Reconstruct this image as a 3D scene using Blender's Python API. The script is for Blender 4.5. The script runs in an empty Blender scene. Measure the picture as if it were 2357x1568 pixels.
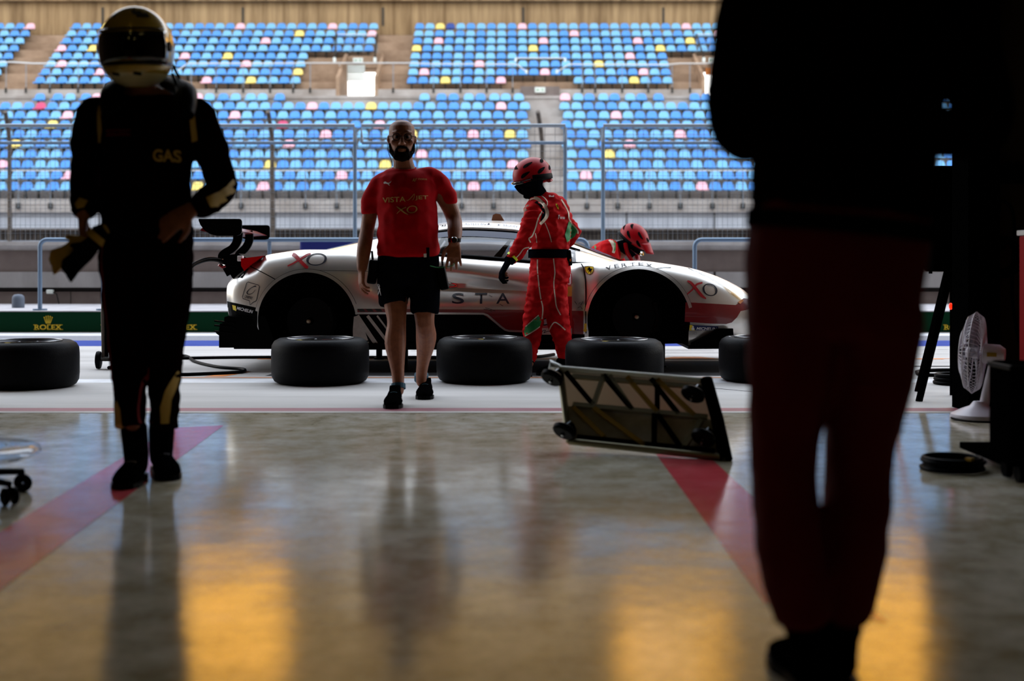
import bpy, bmesh, math, random
from mathutils import Vector, Matrix, noise
from mathutils.bvhtree import BVHTree
PI = math.pi
random.seed(7)
SC = bpy.context.scene
COL = SC.collection

# ------------------------------------------------------------------ camera
F = 3000.0                       # focal length in pixels of a 2357 px wide frame
CX, HY, CH = 1178.5, 608.0, 0.86   # optical axis column, horizon row, camera height
cam_d = bpy.data.cameras.new('camera')
cam = bpy.data.objects.new('camera', cam_d)
COL.objects.link(cam)
cam.location = (0, 0, CH)
cam.rotation_euler = (PI / 2, 0, 0)
cam_d.sensor_fit = 'HORIZONTAL'
cam_d.sensor_width = 36.0
cam_d.lens = F / 2357 * 36.0
cam_d.shift_y = -(784 - HY) / 2357
cam_d.clip_start = 0.1
cam_d.clip_end = 600
cam_d.dof.use_dof = True
cam_d.dof.focus_distance = 9.7
cam_d.dof.aperture_fstop = 1.7
SC.camera = cam

# ------------------------------------------------------------------ sky, sun, exposure
w = bpy.data.worlds.new('sky')
SC.world = w
w.use_nodes = True
nt = w.node_tree
nt.nodes.clear()
wo = nt.nodes.new('ShaderNodeOutputWorld')
bg = nt.nodes.new('ShaderNodeBackground')
tc = nt.nodes.new('ShaderNodeTexCoord')
sx = nt.nodes.new('ShaderNodeSeparateXYZ')
rp = nt.nodes.new('ShaderNodeValToRGB')
nt.links.new(tc.outputs['Generated'], sx.inputs[0])
nt.links.new(sx.outputs['Z'], rp.inputs[0])
rp.color_ramp.elements[0].position = 0.0
rp.color_ramp.elements[0].color = (1.0, 0.95, 0.87, 1)
rp.color_ramp.elements[1].position = 0.6
rp.color_ramp.elements[1].color = (0.80, 0.88, 1.0, 1)
nt.links.new(rp.outputs[0], bg.inputs['Color'])
bg.inputs['Strength'].default_value = 3.3
nt.links.new(bg.outputs[0], wo.inputs['Surface'])

sun_d = bpy.data.lights.new('sun', 'SUN')
sun_d.energy = 12.0
sun_d.color = (1.0, 0.74, 0.34)
sun_d.angle = math.radians(1.0)
sun = bpy.data.objects.new('sun', sun_d)
COL.objects.link(sun)
sun.rotation_euler = Vector((0.10, 1.0, -0.13)).to_track_quat('-Z', 'Y').to_euler()

SC.view_settings.view_transform = 'Standard'
SC.view_settings.look = 'None'
SC.view_settings.gamma = 1.0
SC.view_settings.use_curve_mapping = False
SC.view_settings.exposure = 0.0

# ------------------------------------------------------------------ helpers
def srgb(h):
    h = h.lstrip('#')
    c = [int(h[i:i + 2], 16) / 255 for i in (0, 2, 4)]
    return tuple((x / 12.92 if x <= 0.04045 else ((x + 0.055) / 1.055) ** 2.4) for x in c)

def mat(name, col, rough=0.5, metal=0.0, spec=0.5, col2=None, nscale=4.0, stretch=(1, 1, 1), detail=6,
        bump=0.0, bscale=None, emit=0.0, coat=0.0, alpha=None, trans=0.0, ramp=(0.35, 0.65), rough2=None, ior=None):
    """procedural principled material; col2 mixes in by stretched noise in object coordinates"""
    m = bpy.data.materials.new(name)
    m.use_nodes = True
    n = m.node_tree
    b = n.nodes['Principled BSDF']
    c = srgb(col) if isinstance(col, str) else col
    b.inputs['Base Color'].default_value = (*c, 1)
    b.inputs['Roughness'].default_value = rough
    b.inputs['Metallic'].default_value = metal
    b.inputs['Specular IOR Level'].default_value = spec
    b.inputs['Coat Weight'].default_value = coat
    b.inputs['Coat Roughness'].default_value = 0.05
    if ior: b.inputs['IOR'].default_value = ior
    if trans: b.inputs['Transmission Weight'].default_value = trans
    if alpha is not None: b.inputs['Alpha'].default_value = alpha
    if emit:
        b.inputs['Emission Color'].default_value = (*c, 1)
        b.inputs['Emission Strength'].default_value = emit
    if col2 is not None or bump or rough2 is not None:
        t = n.nodes.new('ShaderNodeTexCoord')
        mp = n.nodes.new('ShaderNodeMapping')
        mp.inputs['Scale'].default_value = stretch
        n.links.new(t.outputs['Object'], mp.inputs[0])
        nz = n.nodes.new('ShaderNodeTexNoise')
        nz.inputs['Scale'].default_value = nscale
        nz.inputs['Detail'].default_value = detail
        nz.inputs['Roughness'].default_value = 0.62
        n.links.new(mp.outputs[0], nz.inputs['Vector'])
        r = n.nodes.new('ShaderNodeValToRGB')
        r.color_ramp.elements[0].position = ramp[0]
        r.color_ramp.elements[1].position = ramp[1]
        n.links.new(nz.outputs['Fac'], r.inputs[0])
        if col2 is not None:
            c2 = srgb(col2) if isinstance(col2, str) else col2
            r.color_ramp.elements[0].color = (*c, 1)
            r.color_ramp.elements[1].color = (*c2, 1)
            n.links.new(r.outputs[0], b.inputs['Base Color'])
        if rough2 is not None:
            mr = n.nodes.new('ShaderNodeMapRange')
            mr.inputs['From Min'].default_value = ramp[0]
            mr.inputs['From Max'].default_value = ramp[1]
            mr.inputs['To Min'].default_value = rough
            mr.inputs['To Max'].default_value = rough2
            n.links.new(nz.outputs['Fac'], mr.inputs[0])
            n.links.new(mr.outputs[0], b.inputs['Roughness'])
        if bump:
            nb = n.nodes.new('ShaderNodeTexNoise')
            nb.inputs['Scale'].default_value = bscale or nscale * 4
            nb.inputs['Detail'].default_value = 4
            n.links.new(mp.outputs[0], nb.inputs['Vector'])
            bp = n.nodes.new('ShaderNodeBump')
            bp.inputs['Strength'].default_value = 1.0
            bp.inputs['Distance'].default_value = bump
            n.links.new(nb.outputs['Fac'], bp.inputs['Height'])
            n.links.new(bp.outputs[0], b.inputs['Normal'])
    return m

def PX(px, py, d):
    """the point of the place seen at photo pixel (px, py) at distance d"""
    return Vector(((px - CX) / F * d, d, CH - (py - HY) / F * d))

def GD(px, py):
    d = CH * F / (py - HY)
    return Vector(((px - CX) / F * d, d, 0))

def tag(o, label=None, cat=None, group=None, kind=None):
    if label: o['label'] = label
    if cat: o['category'] = cat
    if group: o['group'] = group
    if kind: o['kind'] = kind
    return o

def empty(name, loc, label=None, cat=None, group=None, kind=None):
    o = bpy.data.objects.new(name, None)
    o.empty_display_size = 0.1
    COL.objects.link(o)
    o.location = loc
    return tag(o, label, cat, group, kind)

def world_loc(o):
    v = Vector((0, 0, 0))
    while o is not None:
        v = v + Vector(o.location)
        o = o.parent
    return v

def link_mesh(name, me, parent=None, loc=None):
    """link a mesh whose vertices are in world coordinates; the origin goes to loc (or the parent's)"""
    o = bpy.data.objects.new(name, me)
    COL.objects.link(o)
    off = Vector((0, 0, 0))
    if parent is not None:
        o.parent = parent
        off = world_loc(parent)
    if loc is not None:
        o.location = Vector(loc) - off
        off = Vector(loc)
    if off.length:
        me.transform(Matrix.Translation(-off))
    return o

class MB:
    def __init__(s):
        s.v = []; s.f = []; s.m = []; s.mi = 0
    def add(s, vs, fs):
        k = len(s.v)
        s.v += [tuple(v) for v in vs]
        s.f += [tuple(i + k for i in f) for f in fs]
        s.m += [s.mi] * len(fs)
        return s
    def box(s, c, size, rot=None, bev=0.0):
        hx, hy, hz = size[0] / 2, size[1] / 2, size[2] / 2
        if bev > 0:
            b = min(bev, hx * .9, hy * .9, hz * .9)
            bm = bmesh.new()
            bmesh.ops.create_cube(bm, size=2)
            for v in bm.verts: v.co = Vector((v.co.x * hx, v.co.y * hy, v.co.z * hz))
            bmesh.ops.bevel(bm, geom=bm.edges[:], offset=b, segments=2, affect='EDGES', profile=0.5)
            vs = [v.co.copy() for v in bm.verts]
            fs = [[v.index for v in f.verts] for f in bm.faces]
            bm.free()
        else:
            vs = [Vector((x, y, z)) for x in (-hx, hx) for y in (-hy, hy) for z in (-hz, hz)]
            fs = [(0, 1, 3, 2), (4, 6, 7, 5), (0, 4, 5, 1), (2, 3, 7, 6), (0, 2, 6, 4), (1, 5, 7, 3)]
        if rot is not None: vs = [rot @ v for v in vs]
        c = Vector(c)
        return s.add([v + c for v in vs], fs)
    def bar(s, p0, p1, a, b=None, up=(0, 0, 1)):
        p0, p1 = Vector(p0), Vector(p1)
        b = a if b is None else b
        t = (p1 - p0); L = t.length; t.normalize()
        u = Vector(up).cross(t)
        if u.length < 1e-3: u = Vector((1, 0, 0)).cross(t)
        u.normalize(); v = t.cross(u)
        R = Matrix((t, u, v)).transposed()
        return s.box((p0 + p1) / 2, (L, a, b), R)
    def tube(s, pts, r, n=8, caps=True, hint=None):
        pts = [Vector(p) for p in pts]
        rs = [(x, x) if not isinstance(x, (tuple, list)) else tuple(x) for x in (r if isinstance(r, (list, tuple)) and len(r) == len(pts) and not (isinstance(r, tuple)) else [r] * len(pts))]
        vs = []; fs = []
        pu = None
        for i, p in enumerate(pts):
            a = pts[max(i - 1, 0)]; b = pts[min(i + 1, len(pts) - 1)]
            t = (b - a).normalized()
            if pu is None:
                h = Vector(hint) if hint else (Vector((1, 0, 0)) if abs(t.x) < 0.9 else Vector((0, 1, 0)))
            else:
                h = Vector(hint) if hint else pu
            u = h - t * h.dot(t)
            if u.length < 1e-4: u = t.orthogonal()
            u.normalize(); v = t.cross(u); pu = u
            for k in range(n):
                an = 2 * PI * k / n
                vs.append(p + u * (rs[i][0] * math.cos(an)) + v * (rs[i][1] * math.sin(an)))
        for i in range(len(pts) - 1):
            for k in range(n):
                k2 = (k + 1) % n
                fs.append((i * n + k, i * n + k2, (i + 1) * n + k2, (i + 1) * n + k))
        if caps:
            fs.append(tuple(reversed(range(n))))
            fs.append(tuple(range((len(pts) - 1) * n, len(pts) * n)))
        return s.add(vs, fs)
    def cyl(s, p0, p1, r0, r1=None, n=16):
        return s.tube([p0, p1], [r0, r0 if r1 is None else r1], n)
    def ring(s, c, R, r, axis=(0, 0, 1), n=24, m=8, a0=0, a1=2 * PI):
        ax = Vector(axis).normalized(); u = ax.orthogonal().normalized(); v = ax.cross(u)
        full = abs(a1 - a0 - 2 * PI) < 1e-4
        vs = []; fs = []
        N = n if full else n + 1
        for i in range(N):
            an = a0 + (a1 - a0) * i / n
            d = u * math.cos(an) + v * math.sin(an)
            for k in range(m):
                b = 2 * PI * k / m
                vs.append(Vector(c) + d * (R + r * math.cos(b)) + ax * (r * math.sin(b)))
        for i in range(n if full else n):
            j = (i + 1) % N
            for k in range(m):
                k2 = (k + 1) % m
                fs.append((i * m + k, j * m + k, j * m + k2, i * m + k2))
        return s.add(vs, fs)
    def lathe(s, prof, c, axis=(0, 0, 1), n=48, closed=False):
        """prof: list of (r, h) along axis"""
        ax = Vector(axis).normalized(); u = ax.orthogonal().normalized(); v = ax.cross(u)
        vs = []; fs = []
        for (r, h) in prof:
            for k in range(n):
                a = 2 * PI * k / n
                vs.append(Vector(c) + ax * h + (u * math.cos(a) + v * math.sin(a)) * r)
        P = len(prof)
        for i in range(P if closed else P - 1):
            j = (i + 1) % P
            for k in range(n):
                k2 = (k + 1) % n
                fs.append((i * n + k, i * n + k2, j * n + k2, j * n + k))
        return s.add(vs, fs)
    def ball(s, c, r, n=12, m=8):
        rx, ry, rz = r if isinstance(r, (tuple, list)) else (r, r, r)
        vs = []; fs = []
        for i in range(m + 1):
            a = PI * i / m
            for k in range(n):
                b = 2 * PI * k / n
                vs.append(Vector(c) + Vector((rx * math.sin(a) * math.cos(b), ry * math.sin(a) * math.sin(b), rz * math.cos(a))))
        for i in range(m):
            for k in range(n):
                k2 = (k + 1) % n
                fs.append((i * n + k, (i + 1) * n + k, (i + 1) * n + k2, i * n + k2))
        return s.add(vs, fs)
    def prism(s, poly, a0, a1, axis='y'):
        """poly of 2-D points extruded along an axis; for 'y' the points are (x, z)"""
        n = len(poly)
        def P(q, a):
            if axis == 'y': return Vector((q[0], a, q[1]))
            if axis == 'x': return Vector((a, q[0], q[1]))
            return Vector((q[0], q[1], a))
        vs = [P(q, a0) for q in poly] + [P(q, a1) for q in poly]
        fs = [tuple(range(n)), tuple(range(2 * n - 1, n - 1, -1))]
        fs += [(i, i + n, (i + 1) % n + n, (i + 1) % n) for i in range(n)]
        return s.add(vs, fs)
    def mesh(s, name, mats=None, smooth=None, recalc=True):
        me = bpy.data.meshes.new(name)
        me.from_pydata(s.v, [], s.f)
        if mats:
            for m in (mats if isinstance(mats, (list, tuple)) else [mats]): me.materials.append(m)
            me.polygons.foreach_set('material_index', s.m)
        if recalc:
            bm = bmesh.new(); bm.from_mesh(me)
            bmesh.ops.remove_doubles(bm, verts=bm.verts, dist=1e-6)
            bmesh.ops.recalc_face_normals(bm, faces=bm.faces)
            bm.to_mesh(me); bm.free()
        if smooth is not None:
            smooth_by_angle(me, smooth)
        return me
    def build(s, name, mats, parent=None, loc=None, smooth=None, recalc=True):
        return link_mesh(name, s.mesh(name, mats, smooth, recalc), parent, loc)

def smooth_by_angle(me, deg):
    me.polygons.foreach_set('use_smooth', [True] * len(me.polygons))
    if deg >= 180: return
    bm = bmesh.new(); bm.from_mesh(me)
    lim = math.radians(deg)
    for e in bm.edges:
        e.smooth = not (len(e.link_faces) != 2 or e.calc_face_angle(PI) > lim)
    bm.to_mesh(me); bm.free()

def catmull(ps, n):
    """dense points through control points"""
    ps = [Vector(p) for p in ps]
    out = []
    for i in range(len(ps) - 1):
        p0 = ps[max(i - 1, 0)]; p1 = ps[i]; p2 = ps[i + 1]; p3 = ps[min(i + 2, len(ps) - 1)]
        for k in range(n):
            t = k / n
            out.append(0.5 * ((2 * p1) + (p2 - p0) * t + (2 * p0 - 5 * p1 + 4 * p2 - p3) * t * t + (3 * p1 - p0 - 3 * p2 + p3) * t ** 3))
    out.append(ps[-1])
    return out

def interp(tab, x):
    """smooth monotone-ish interpolation of rows (x, a, b, ...)"""
    if x <= tab[0][0]: return tab[0][1:]
    if x >= tab[-1][0]: return tab[-1][1:]
    for i in range(len(tab) - 1):
        if tab[i][0] <= x <= tab[i + 1][0]:
            h = tab[i + 1][0] - tab[i][0]
            t = (x - tab[i][0]) / h
            res = []
            for k in range(1, len(tab[i])):
                y0, y1 = tab[i][k], tab[i + 1][k]
                d = (y1 - y0) / h
                dm = (y0 - tab[i - 1][k]) / (tab[i][0] - tab[i - 1][0]) if i > 0 else d
                dp = (tab[i + 2][k] - y1) / (tab[i + 2][0] - tab[i + 1][0]) if i + 2 < len(tab) else d
                m0 = 0 if dm * d <= 0 else 2 * dm * d / (dm + d)
                m1 = 0 if dp * d <= 0 else 2 * dp * d / (dp + d)
                if i == 0: m0 = d
                if i + 2 >= len(tab): m1 = d
                t2, t3 = t * t, t ** 3
                res.append((2 * t3 - 3 * t2 + 1) * y0 + (t3 - 2 * t2 + t) * h * m0 + (-2 * t3 + 3 * t2) * y1 + (t3 - t2) * h * m1)
            return res

def eval_mesh(o, name):
    dg = bpy.context.evaluated_depsgraph_get()
    dg.update()
    me = bpy.data.meshes.new_from_object(o.evaluated_get(dg))
    me.name = name
    return me

def drop(o):
    d = o.data
    bpy.data.objects.remove(o)
    if isinstance(d, bpy.types.Mesh): bpy.data.meshes.remove(d)
    elif isinstance(d, bpy.types.Curve): bpy.data.curves.remove(d)

def organic(mb, name, voxel, m, smooth=4, factor=0.5, wrinkle=0.0, wscale=9.0, wstretch=(1, 1, 1), seed=0.0):
    """fuse overlapping closed shapes into one continuous surface"""
    me = mb.mesh('tmp', None)
    o = bpy.data.objects.new('tmp', me)
    COL.objects.link(o)
    r = o.modifiers.new('r', 'REMESH'); r.mode = 'VOXEL'; r.voxel_size = voxel
    if smooth:
        sm = o.modifiers.new('s', 'SMOOTH'); sm.iterations = smooth; sm.factor = factor
    out = eval_mesh(o, name)
    drop(o)
    if wrinkle:
        nn = [v.normal.copy() for v in out.vertices]
        for v, nr in zip(out.vertices, nn):
            q = Vector((v.co.x * wstretch[0], v.co.y * wstretch[1], v.co.z * wstretch[2])) * wscale + Vector((seed, seed * 2, 0))
            a = noise.noise(q) + 0.5 * noise.noise(q * 2.3 + Vector((5, 1, 2)))
            a = 1 - abs(a) * 2.2
            v.co += nr * (wrinkle * a)
    out.materials.clear()
    out.materials.append(m)
    out.polygons.foreach_set('use_smooth', [True] * len(out.polygons))
    return out

def bvh_of(me):
    return BVHTree.FromPolygons([v.co.copy() for v in me.vertices], [list(p.vertices) for p in me.polygons])

def text_polys(txt, size=1.0, shear=0.0, bold=0.0, spacing=1.0, width=1.0):
    """lettering as flat triangles in (x, y), with origin at the left of the baseline"""
    c = bpy.data.curves.new('t', 'FONT')
    c.body = txt; c.size = size; c.shear = shear; c.offset = bold; c.space_character = spacing
    c.resolution_u = 4
    o = bpy.data.objects.new('t', c); COL.objects.link(o)
    me = eval_mesh(o, 't')
    drop(o)
    V = [(v.co.x * width, v.co.y) for v in me.vertices]
    T = [list(p.vertices) for p in me.polygons]
    bpy.data.meshes.remove(me)
    return V, T

def flat_poly(poly):
    return list(poly), [list(range(len(poly)))]

def sm(pts, n=5):
    return [(v.x, v.y) for v in catmull([(a, b, 0) for a, b in pts], n)]
def soft_stroke(pts, wid, n=5):
    P_ = sm(pts, n)
    if isinstance(wid, (list, tuple)):
        W_ = [v.x for v in catmull([(w0, 0, 0) for w0 in wid], n)]
    else: W_ = wid
    return stroke_polys(P_, W_)
def stroke_polys(pts, wid, closed=False):
    """2-D stroke with constant or per-point width"""
    n = len(pts); V = []; T = []
    ws = wid if isinstance(wid, (list, tuple)) else [wid] * n
    for i in range(n):
        a = pts[(i - 1) % n] if closed or i > 0 else pts[i]
        b = pts[(i + 1) % n] if closed or i < n - 1 else pts[i]
        dx, dy = b[0] - a[0], b[1] - a[1]
        L = math.hypot(dx, dy) or 1
        nx, ny = -dy / L, dx / L
        V.append((pts[i][0] + nx * ws[i] / 2, pts[i][1] + ny * ws[i] / 2))
        V.append((pts[i][0] - nx * ws[i] / 2, pts[i][1] - ny * ws[i] / 2))
    for i in range(n if closed else n - 1):
        j = (i + 1) % n
        T.append([2 * i, 2 * i + 1, 2 * j + 1, 2 * j])
    return V, T

def ring_polys(cx, cy, rx, ry, wt, wn, n=36, tilt=0.0):
    """ellipse ring, heavier on its sides (wt) than at top and bottom (wn)"""
    V = []; T = []
    for i in range(n):
        a = 2 * PI * i / n
        c, s_ = math.cos(a), math.sin(a)
        wd = wn + (wt - wn) * c * c
        for k in (1, 0):
            x = (rx - (0 if k else wd)) * c; y = (ry - (0 if k else wn)) * s_
            V.append((cx + x + y * tilt, cy + y))
    for i in range(n):
        j = (i + 1) % n
        T.append([2 * i, 2 * i + 1, 2 * j + 1, 2 * j])
    return V, T

def join_polys(*ps):
    V = []; T = []
    for v, t in ps:
        k = len(V); V += list(v); T += [[i + k for i in f] for f in t]
    return V, T

def shift_polys(p, dx=0, dy=0, sx=1, sy=1, rot=0, shear=0):
    c, s_ = math.cos(rot), math.sin(rot)
    V = []
    for x, y in p[0]:
        x, y = x * sx + y * shear, y * sy
        V.append((x * c - y * s_ + dx, x * s_ + y * c + dy))
    return V, p[1]

def bounds(p):
    xs = [v[0] for v in p[0]]; ys = [v[1] for v in p[0]]
    return min(xs), min(ys), max(xs), max(ys)

def fit_polys(p, x0, y0, x1, y1):
    a, b, c, d = bounds(p)
    sx = (x1 - x0) / (c - a); sy = (y1 - y0) / (d - b)
    return [(x0 + (x - a) * sx, y0 + (y - b) * sy) for x, y in p[0]], p[1]

def decal(name, polys, m, origin, U, V, ray, bvh, parent, cuts=0.04, off=0.003, far=3.0, thick=True):
    """press flat lettering onto a surface: points origin + x U + y V travel along ray to the surface"""
    bm = bmesh.new()
    vs = [bm.verts.new((x, y, 0)) for x, y in polys[0]]
    for f in polys[1]:
        try: bm.faces.new([vs[i] for i in f])
        except ValueError: pass
    bmesh.ops.triangulate(bm, faces=bm.faces[:])
    for _ in range(6):
        es = [e for e in bm.edges if e.calc_length() > cuts]
        if not es: break
        bmesh.ops.subdivide_edges(bm, edges=es, cuts=1)
        bmesh.ops.triangulate(bm, faces=[f for f in bm.faces if len(f.verts) > 3])
    origin, U, V, ray = Vector(origin), Vector(U), Vector(V), Vector(ray).normalized()
    bad = []
    for v in bm.verts:
        p = origin + U * v.co.x + V * v.co.y
        h = bvh.ray_cast(p, ray, far)
        if h[0] is None: bad.append(v); v.co = p
        else: v.co = h[0] - ray * off
    if bad: bmesh.ops.delete(bm, geom=bad, context='VERTS')
    me = bpy.data.meshes.new(name)
    bmesh.ops.recalc_face_normals(bm, faces=bm.faces)
    bm.to_mesh(me); bm.free()
    me.materials.append(m)
    me.polygons.foreach_set('use_smooth', [True] * len(me.polygons))
    return link_mesh(name, me, parent)

def copy_obj(o, loc=None, label=None, group=None, parent=None):
    c = o.copy(); COL.objects.link(c)
    if loc is not None: c.location = loc
    if label: c['label'] = label
    if group: c['group'] = group
    if parent is not None: c.parent = parent
    for ch in list(o.children): copy_obj(ch, parent=c)
    return c
# ------------------------------------------------------------------ materials of the place
M = {}
M['pit_concrete'] = mat('pit_concrete', '#a5a29f', 0.75, col2='#bdbab7', nscale=1.2, stretch=(0.25, 1.5, 1), bump=0.001, bscale=30)
M['white_paint'] = mat('white_paint', '#dedfe2', 0.6, col2='#c4c5c9', nscale=3)
M['orange_paint'] = mat('orange_paint', '#e8862a', 0.6, col2='#c07030', nscale=5)
M['blue_paint'] = mat('blue_paint', '#293d8c', 0.8, spec=.1, col2='#324790', nscale=3)
M['asphalt'] = mat('asphalt', '#8b8c92', 0.9, col2='#6d6e75', nscale=40)
M['maroon_paint'] = mat('maroon_paint', '#7d2f42', 0.5, col2='#8f4556', nscale=4)
M['car_shade_and_marks'] = mat('car_shade_and_marks', '#08080a', 0.85)
M['kerb_green'] = mat('kerb_green', '#002c16', 0.6, spec=.08)
M['gold_letter'] = mat('gold_letter', '#e6c11d', 0.5)
M['platform'] = mat('platform', '#b9b6b8', 0.8, col2='#a39fa2', nscale=3)
M['wall_white'] = mat('wall_white', '#c9c7c4', 0.8, col2='#a9a4a0', nscale=1.6, stretch=(1, 1, 0.5))
M['wall_grey'] = mat('wall_grey', '#7d716b', 0.85, col2='#675b56', nscale=1.2)
M['wall_block'] = mat('wall_block', '#a3a09e', 0.85, col2='#8d8a88', nscale=2, stretch=(1, 1, 0.4))
M['dark_gap'] = mat('dark_gap', '#26211f', 0.9)
M['gal_blue'] = mat('galvanised_blue_steel', '#6d8399', 0.4, metal=0.4)
M['steel'] = mat('galvanised_steel', '#8d969f', 0.45, metal=0.5)
M['wire'] = mat('fence_wire', '#7f868e', 0.5, metal=0.4)
M['dark_steel'] = mat('dark_steel', '#34332f', 0.5, metal=0.5)
M['rust_steel'] = mat('rust_steel', '#62564c', 0.6, metal=0.3, col2='#474039', nscale=6)
M['stand_lower'] = mat('stand_lower', '#b5aea8', 0.9, col2='#978d84', nscale=0.6, stretch=(1.2, 1, 1), detail=8)
M['stand_front'] = mat('stand_front', '#c2c6cc', 0.85, col2='#a8abb2', nscale=0.8, stretch=(2.2, 1, 0.35), detail=8)
M['stand_upper'] = mat('stand_upper', '#b0947a', 0.9, col2='#846a53', nscale=0.7, stretch=(1.0, 1, 1.4), detail=8)
M['stand_wall'] = mat('stand_wall', '#ad9068', 0.9, col2='#7c6242', nscale=0.9, stretch=(3.5, 1, 0.22), detail=9)
M['ochre_reflector'] = mat('ochre_reflector', '#dcae3e', 0.8, col2='#c4942e', nscale=0.5)
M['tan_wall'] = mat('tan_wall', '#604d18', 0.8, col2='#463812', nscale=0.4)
M['facade'] = mat('facade_warm', '#5c4630', 0.8, col2='#4c3926', nscale=0.6)
M['garage_dark'] = mat('garage_dark_wall', '#33251a', 0.8, spec=.1, col2='#30251a', nscale=1.0)
M['garage_ceiling'] = mat('garage_ceiling', '#3a372f', 0.9)
M['black_metal'] = mat('black_metal', '#030303', 0.6, spec=0.0)
M['black_plastic'] = mat('black_plastic', '#040405', 0.45, spec=0.04)
M['sign_white'] = mat('sign_white', '#dfe6df', 0.5)
M['sign_green'] = mat('sign_green', '#0c8a4a', 0.5)
M['bright_metal'] = mat('bright_metal', '#d8dcdc', 0.35, metal=0.3)

# garage floor: polished, stained concrete under a clear coat
def floor_material(name, base, base2, stain, spec=0.62):
    m = bpy.data.materials.new(name); m.use_nodes = True
    n = m.node_tree; b = n.nodes['Principled BSDF']
    t = n.nodes.new('ShaderNodeTexCoord')
    def noise_n(scale, st, det=6, rough=0.6):
        mp = n.nodes.new('ShaderNodeMapping'); mp.inputs['Scale'].default_value = st
        n.links.new(t.outputs['Object'], mp.inputs[0])
        z = n.nodes.new('ShaderNodeTexNoise'); z.inputs['Scale'].default_value = scale
        z.inputs['Detail'].default_value = det; z.inputs['Roughness'].default_value = rough
        n.links.new(mp.outputs[0], z.inputs['Vector'])
        return z
    def ramp(src, p0, c0, p1, c1):
        r = n.nodes.new('ShaderNodeValToRGB')
        r.color_ramp.elements[0].position = p0; r.color_ramp.elements[0].color = (*c0, 1)
        r.color_ramp.elements[1].position = p1; r.color_ramp.elements[1].color = (*c1, 1)
        n.links.new(src.outputs['Fac'], r.inputs[0]); return r
    z1 = noise_n(0.9, (1, 1, 1), 8)
    z2 = noise_n(5.0, (1.0, 1.0, 1), 10, 0.74)
    z3 = noise_n(2.2, (1, 1, 1), 3)
    r1 = ramp(z1, 0.35, srgb(base), 0.66, srgb(base2))
    r2 = ramp(z2, 0.38, (0, 0, 0), 0.66, (1, 1, 1))
    mx = n.nodes.new('ShaderNodeMix'); mx.data_type = 'RGBA'
    n.links.new(r2.outputs[0], mx.inputs[0])
    n.links.new(r1.outputs[0], mx.inputs[6])
    mx.inputs[7].default_value = (*srgb(stain), 1)
    n.links.new(mx.outputs[2], b.inputs['Base Color'])
    rr = n.nodes.new('ShaderNodeMapRange')
    rr.inputs['From Min'].default_value = 0.3; rr.inputs['From Max'].default_value = 0.7
    rr.inputs['To Min'].default_value = 0.04; rr.inputs['To Max'].default_value = 0.16
    n.links.new(z2.outputs['Fac'], rr.inputs[0])
    n.links.new(rr.outputs[0], b.inputs['Roughness'])
    b.inputs['Specular IOR Level'].default_value = spec
    bp = n.nodes.new('ShaderNodeBump'); bp.inputs['Distance'].default_value = 0.0024
    bp2 = n.nodes.new('ShaderNodeBump'); bp2.inputs['Distance'].default_value = 0.0004
    n.links.new(z3.outputs['Fac'], bp.inputs['Height'])
    n.links.new(z2.outputs['Fac'], bp2.inputs['Height'])
    n.links.new(bp.outputs[0], bp2.inputs['Normal'])
    n.links.new(bp2.outputs[0], b.inputs['Normal'])
    return m
M['floor'] = floor_material('polished_floor', '#d6cdb8', '#f0ebe0', '#9c9070')
M['floor_red'] = floor_material('red_floor_paint', '#e0505a', '#e6707a', '#c8404a', spec=.22)

# ------------------------------------------------------------------ the setting
# garage floor, with the painted red lines of the car's bay
mb = MB()
EDGE = 7.52
mb.box((0, EDGE / 2 - 4, -0.1), (7.6, EDGE + 8, 0.2))
mb.mi = 1
for poly in ([(-1.366 + 0.12, 1.5), (-1.535, 6.94), (-1.785, 6.84), (-1.50, 1.5)], [(0.64, 3.30), (0.9, 3.12), (0.872, 6.85), (0.655, 6.95)]):
    mb.add([(x, y, 0.0012) for x, y in poly], [(0, 1, 2, 3)])
tag(mb.build('floor', [M['floor'], M['floor_red']], recalc=False), kind='structure')
# threshold
mb = MB()
mb.box((0, 7.56, -0.098), (7.6, 0.08, 0.2))
mb.mi = 1; mb.box((0, 7.69, -0.099), (8.4, 0.18, 0.2))
tag(mb.build('trim_1', [M['wall_white'], M['maroon_paint']]), kind='structure')

# garage shell: side walls, ceiling, back wall, the front wall above and beside the door
def struct(name, mb_, m, **k): return tag(mb_.build(name, m, **k), kind='structure')
struct('wall_left', MB().box((-3.85, 0.0, 2.0), (0.1, 15.6, 4.4)), M['garage_dark'])
struct('wall_right', MB().box((3.85, 0.0, 2.0), (0.1, 15.6, 4.4)), M['garage_dark'])
struct('wall_back', MB().box((0, -7.9, 2.0), (7.8, 0.2, 4.4)), M['garage_dark'])
struct('ceiling', MB().box((0, 0.0, 4.25), (7.8, 15.8, 0.1)), M['garage_ceiling'])
mb = MB()
mb.box((0, 8.0, 12.9), (150, 0.5, 18.0))          # pit building above the doors
mb.box((0, 9.0, 6.0), (150, 1.6, 0.3))            # unseen canopy added over the doors to darken what stands below
mb.box((-39.5, 8.0, 1.95), (72, 0.5, 3.9))
mb.box((39.6, 8.0, 1.95), (72, 0.5, 3.9))
struct('wall_facade', mb, M['facade'])
struct('wall_front', MB().box((3.30, 7.72, 1.95), (1.0, 0.1, 3.9)), M['garage_dark'])
mb = MB().box((2.72, 7.71, 1.95), (0.14, 0.28, 3.9)).box((2.80, 7.56, 1.95), (0.04, 0.06, 3.9))
struct('trim_2', mb, M['black_metal'])
struct('trim_3', MB().box((-3.6, 7.72, 1.95), (0.2, 0.3, 3.9)), M['black_metal'])

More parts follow.
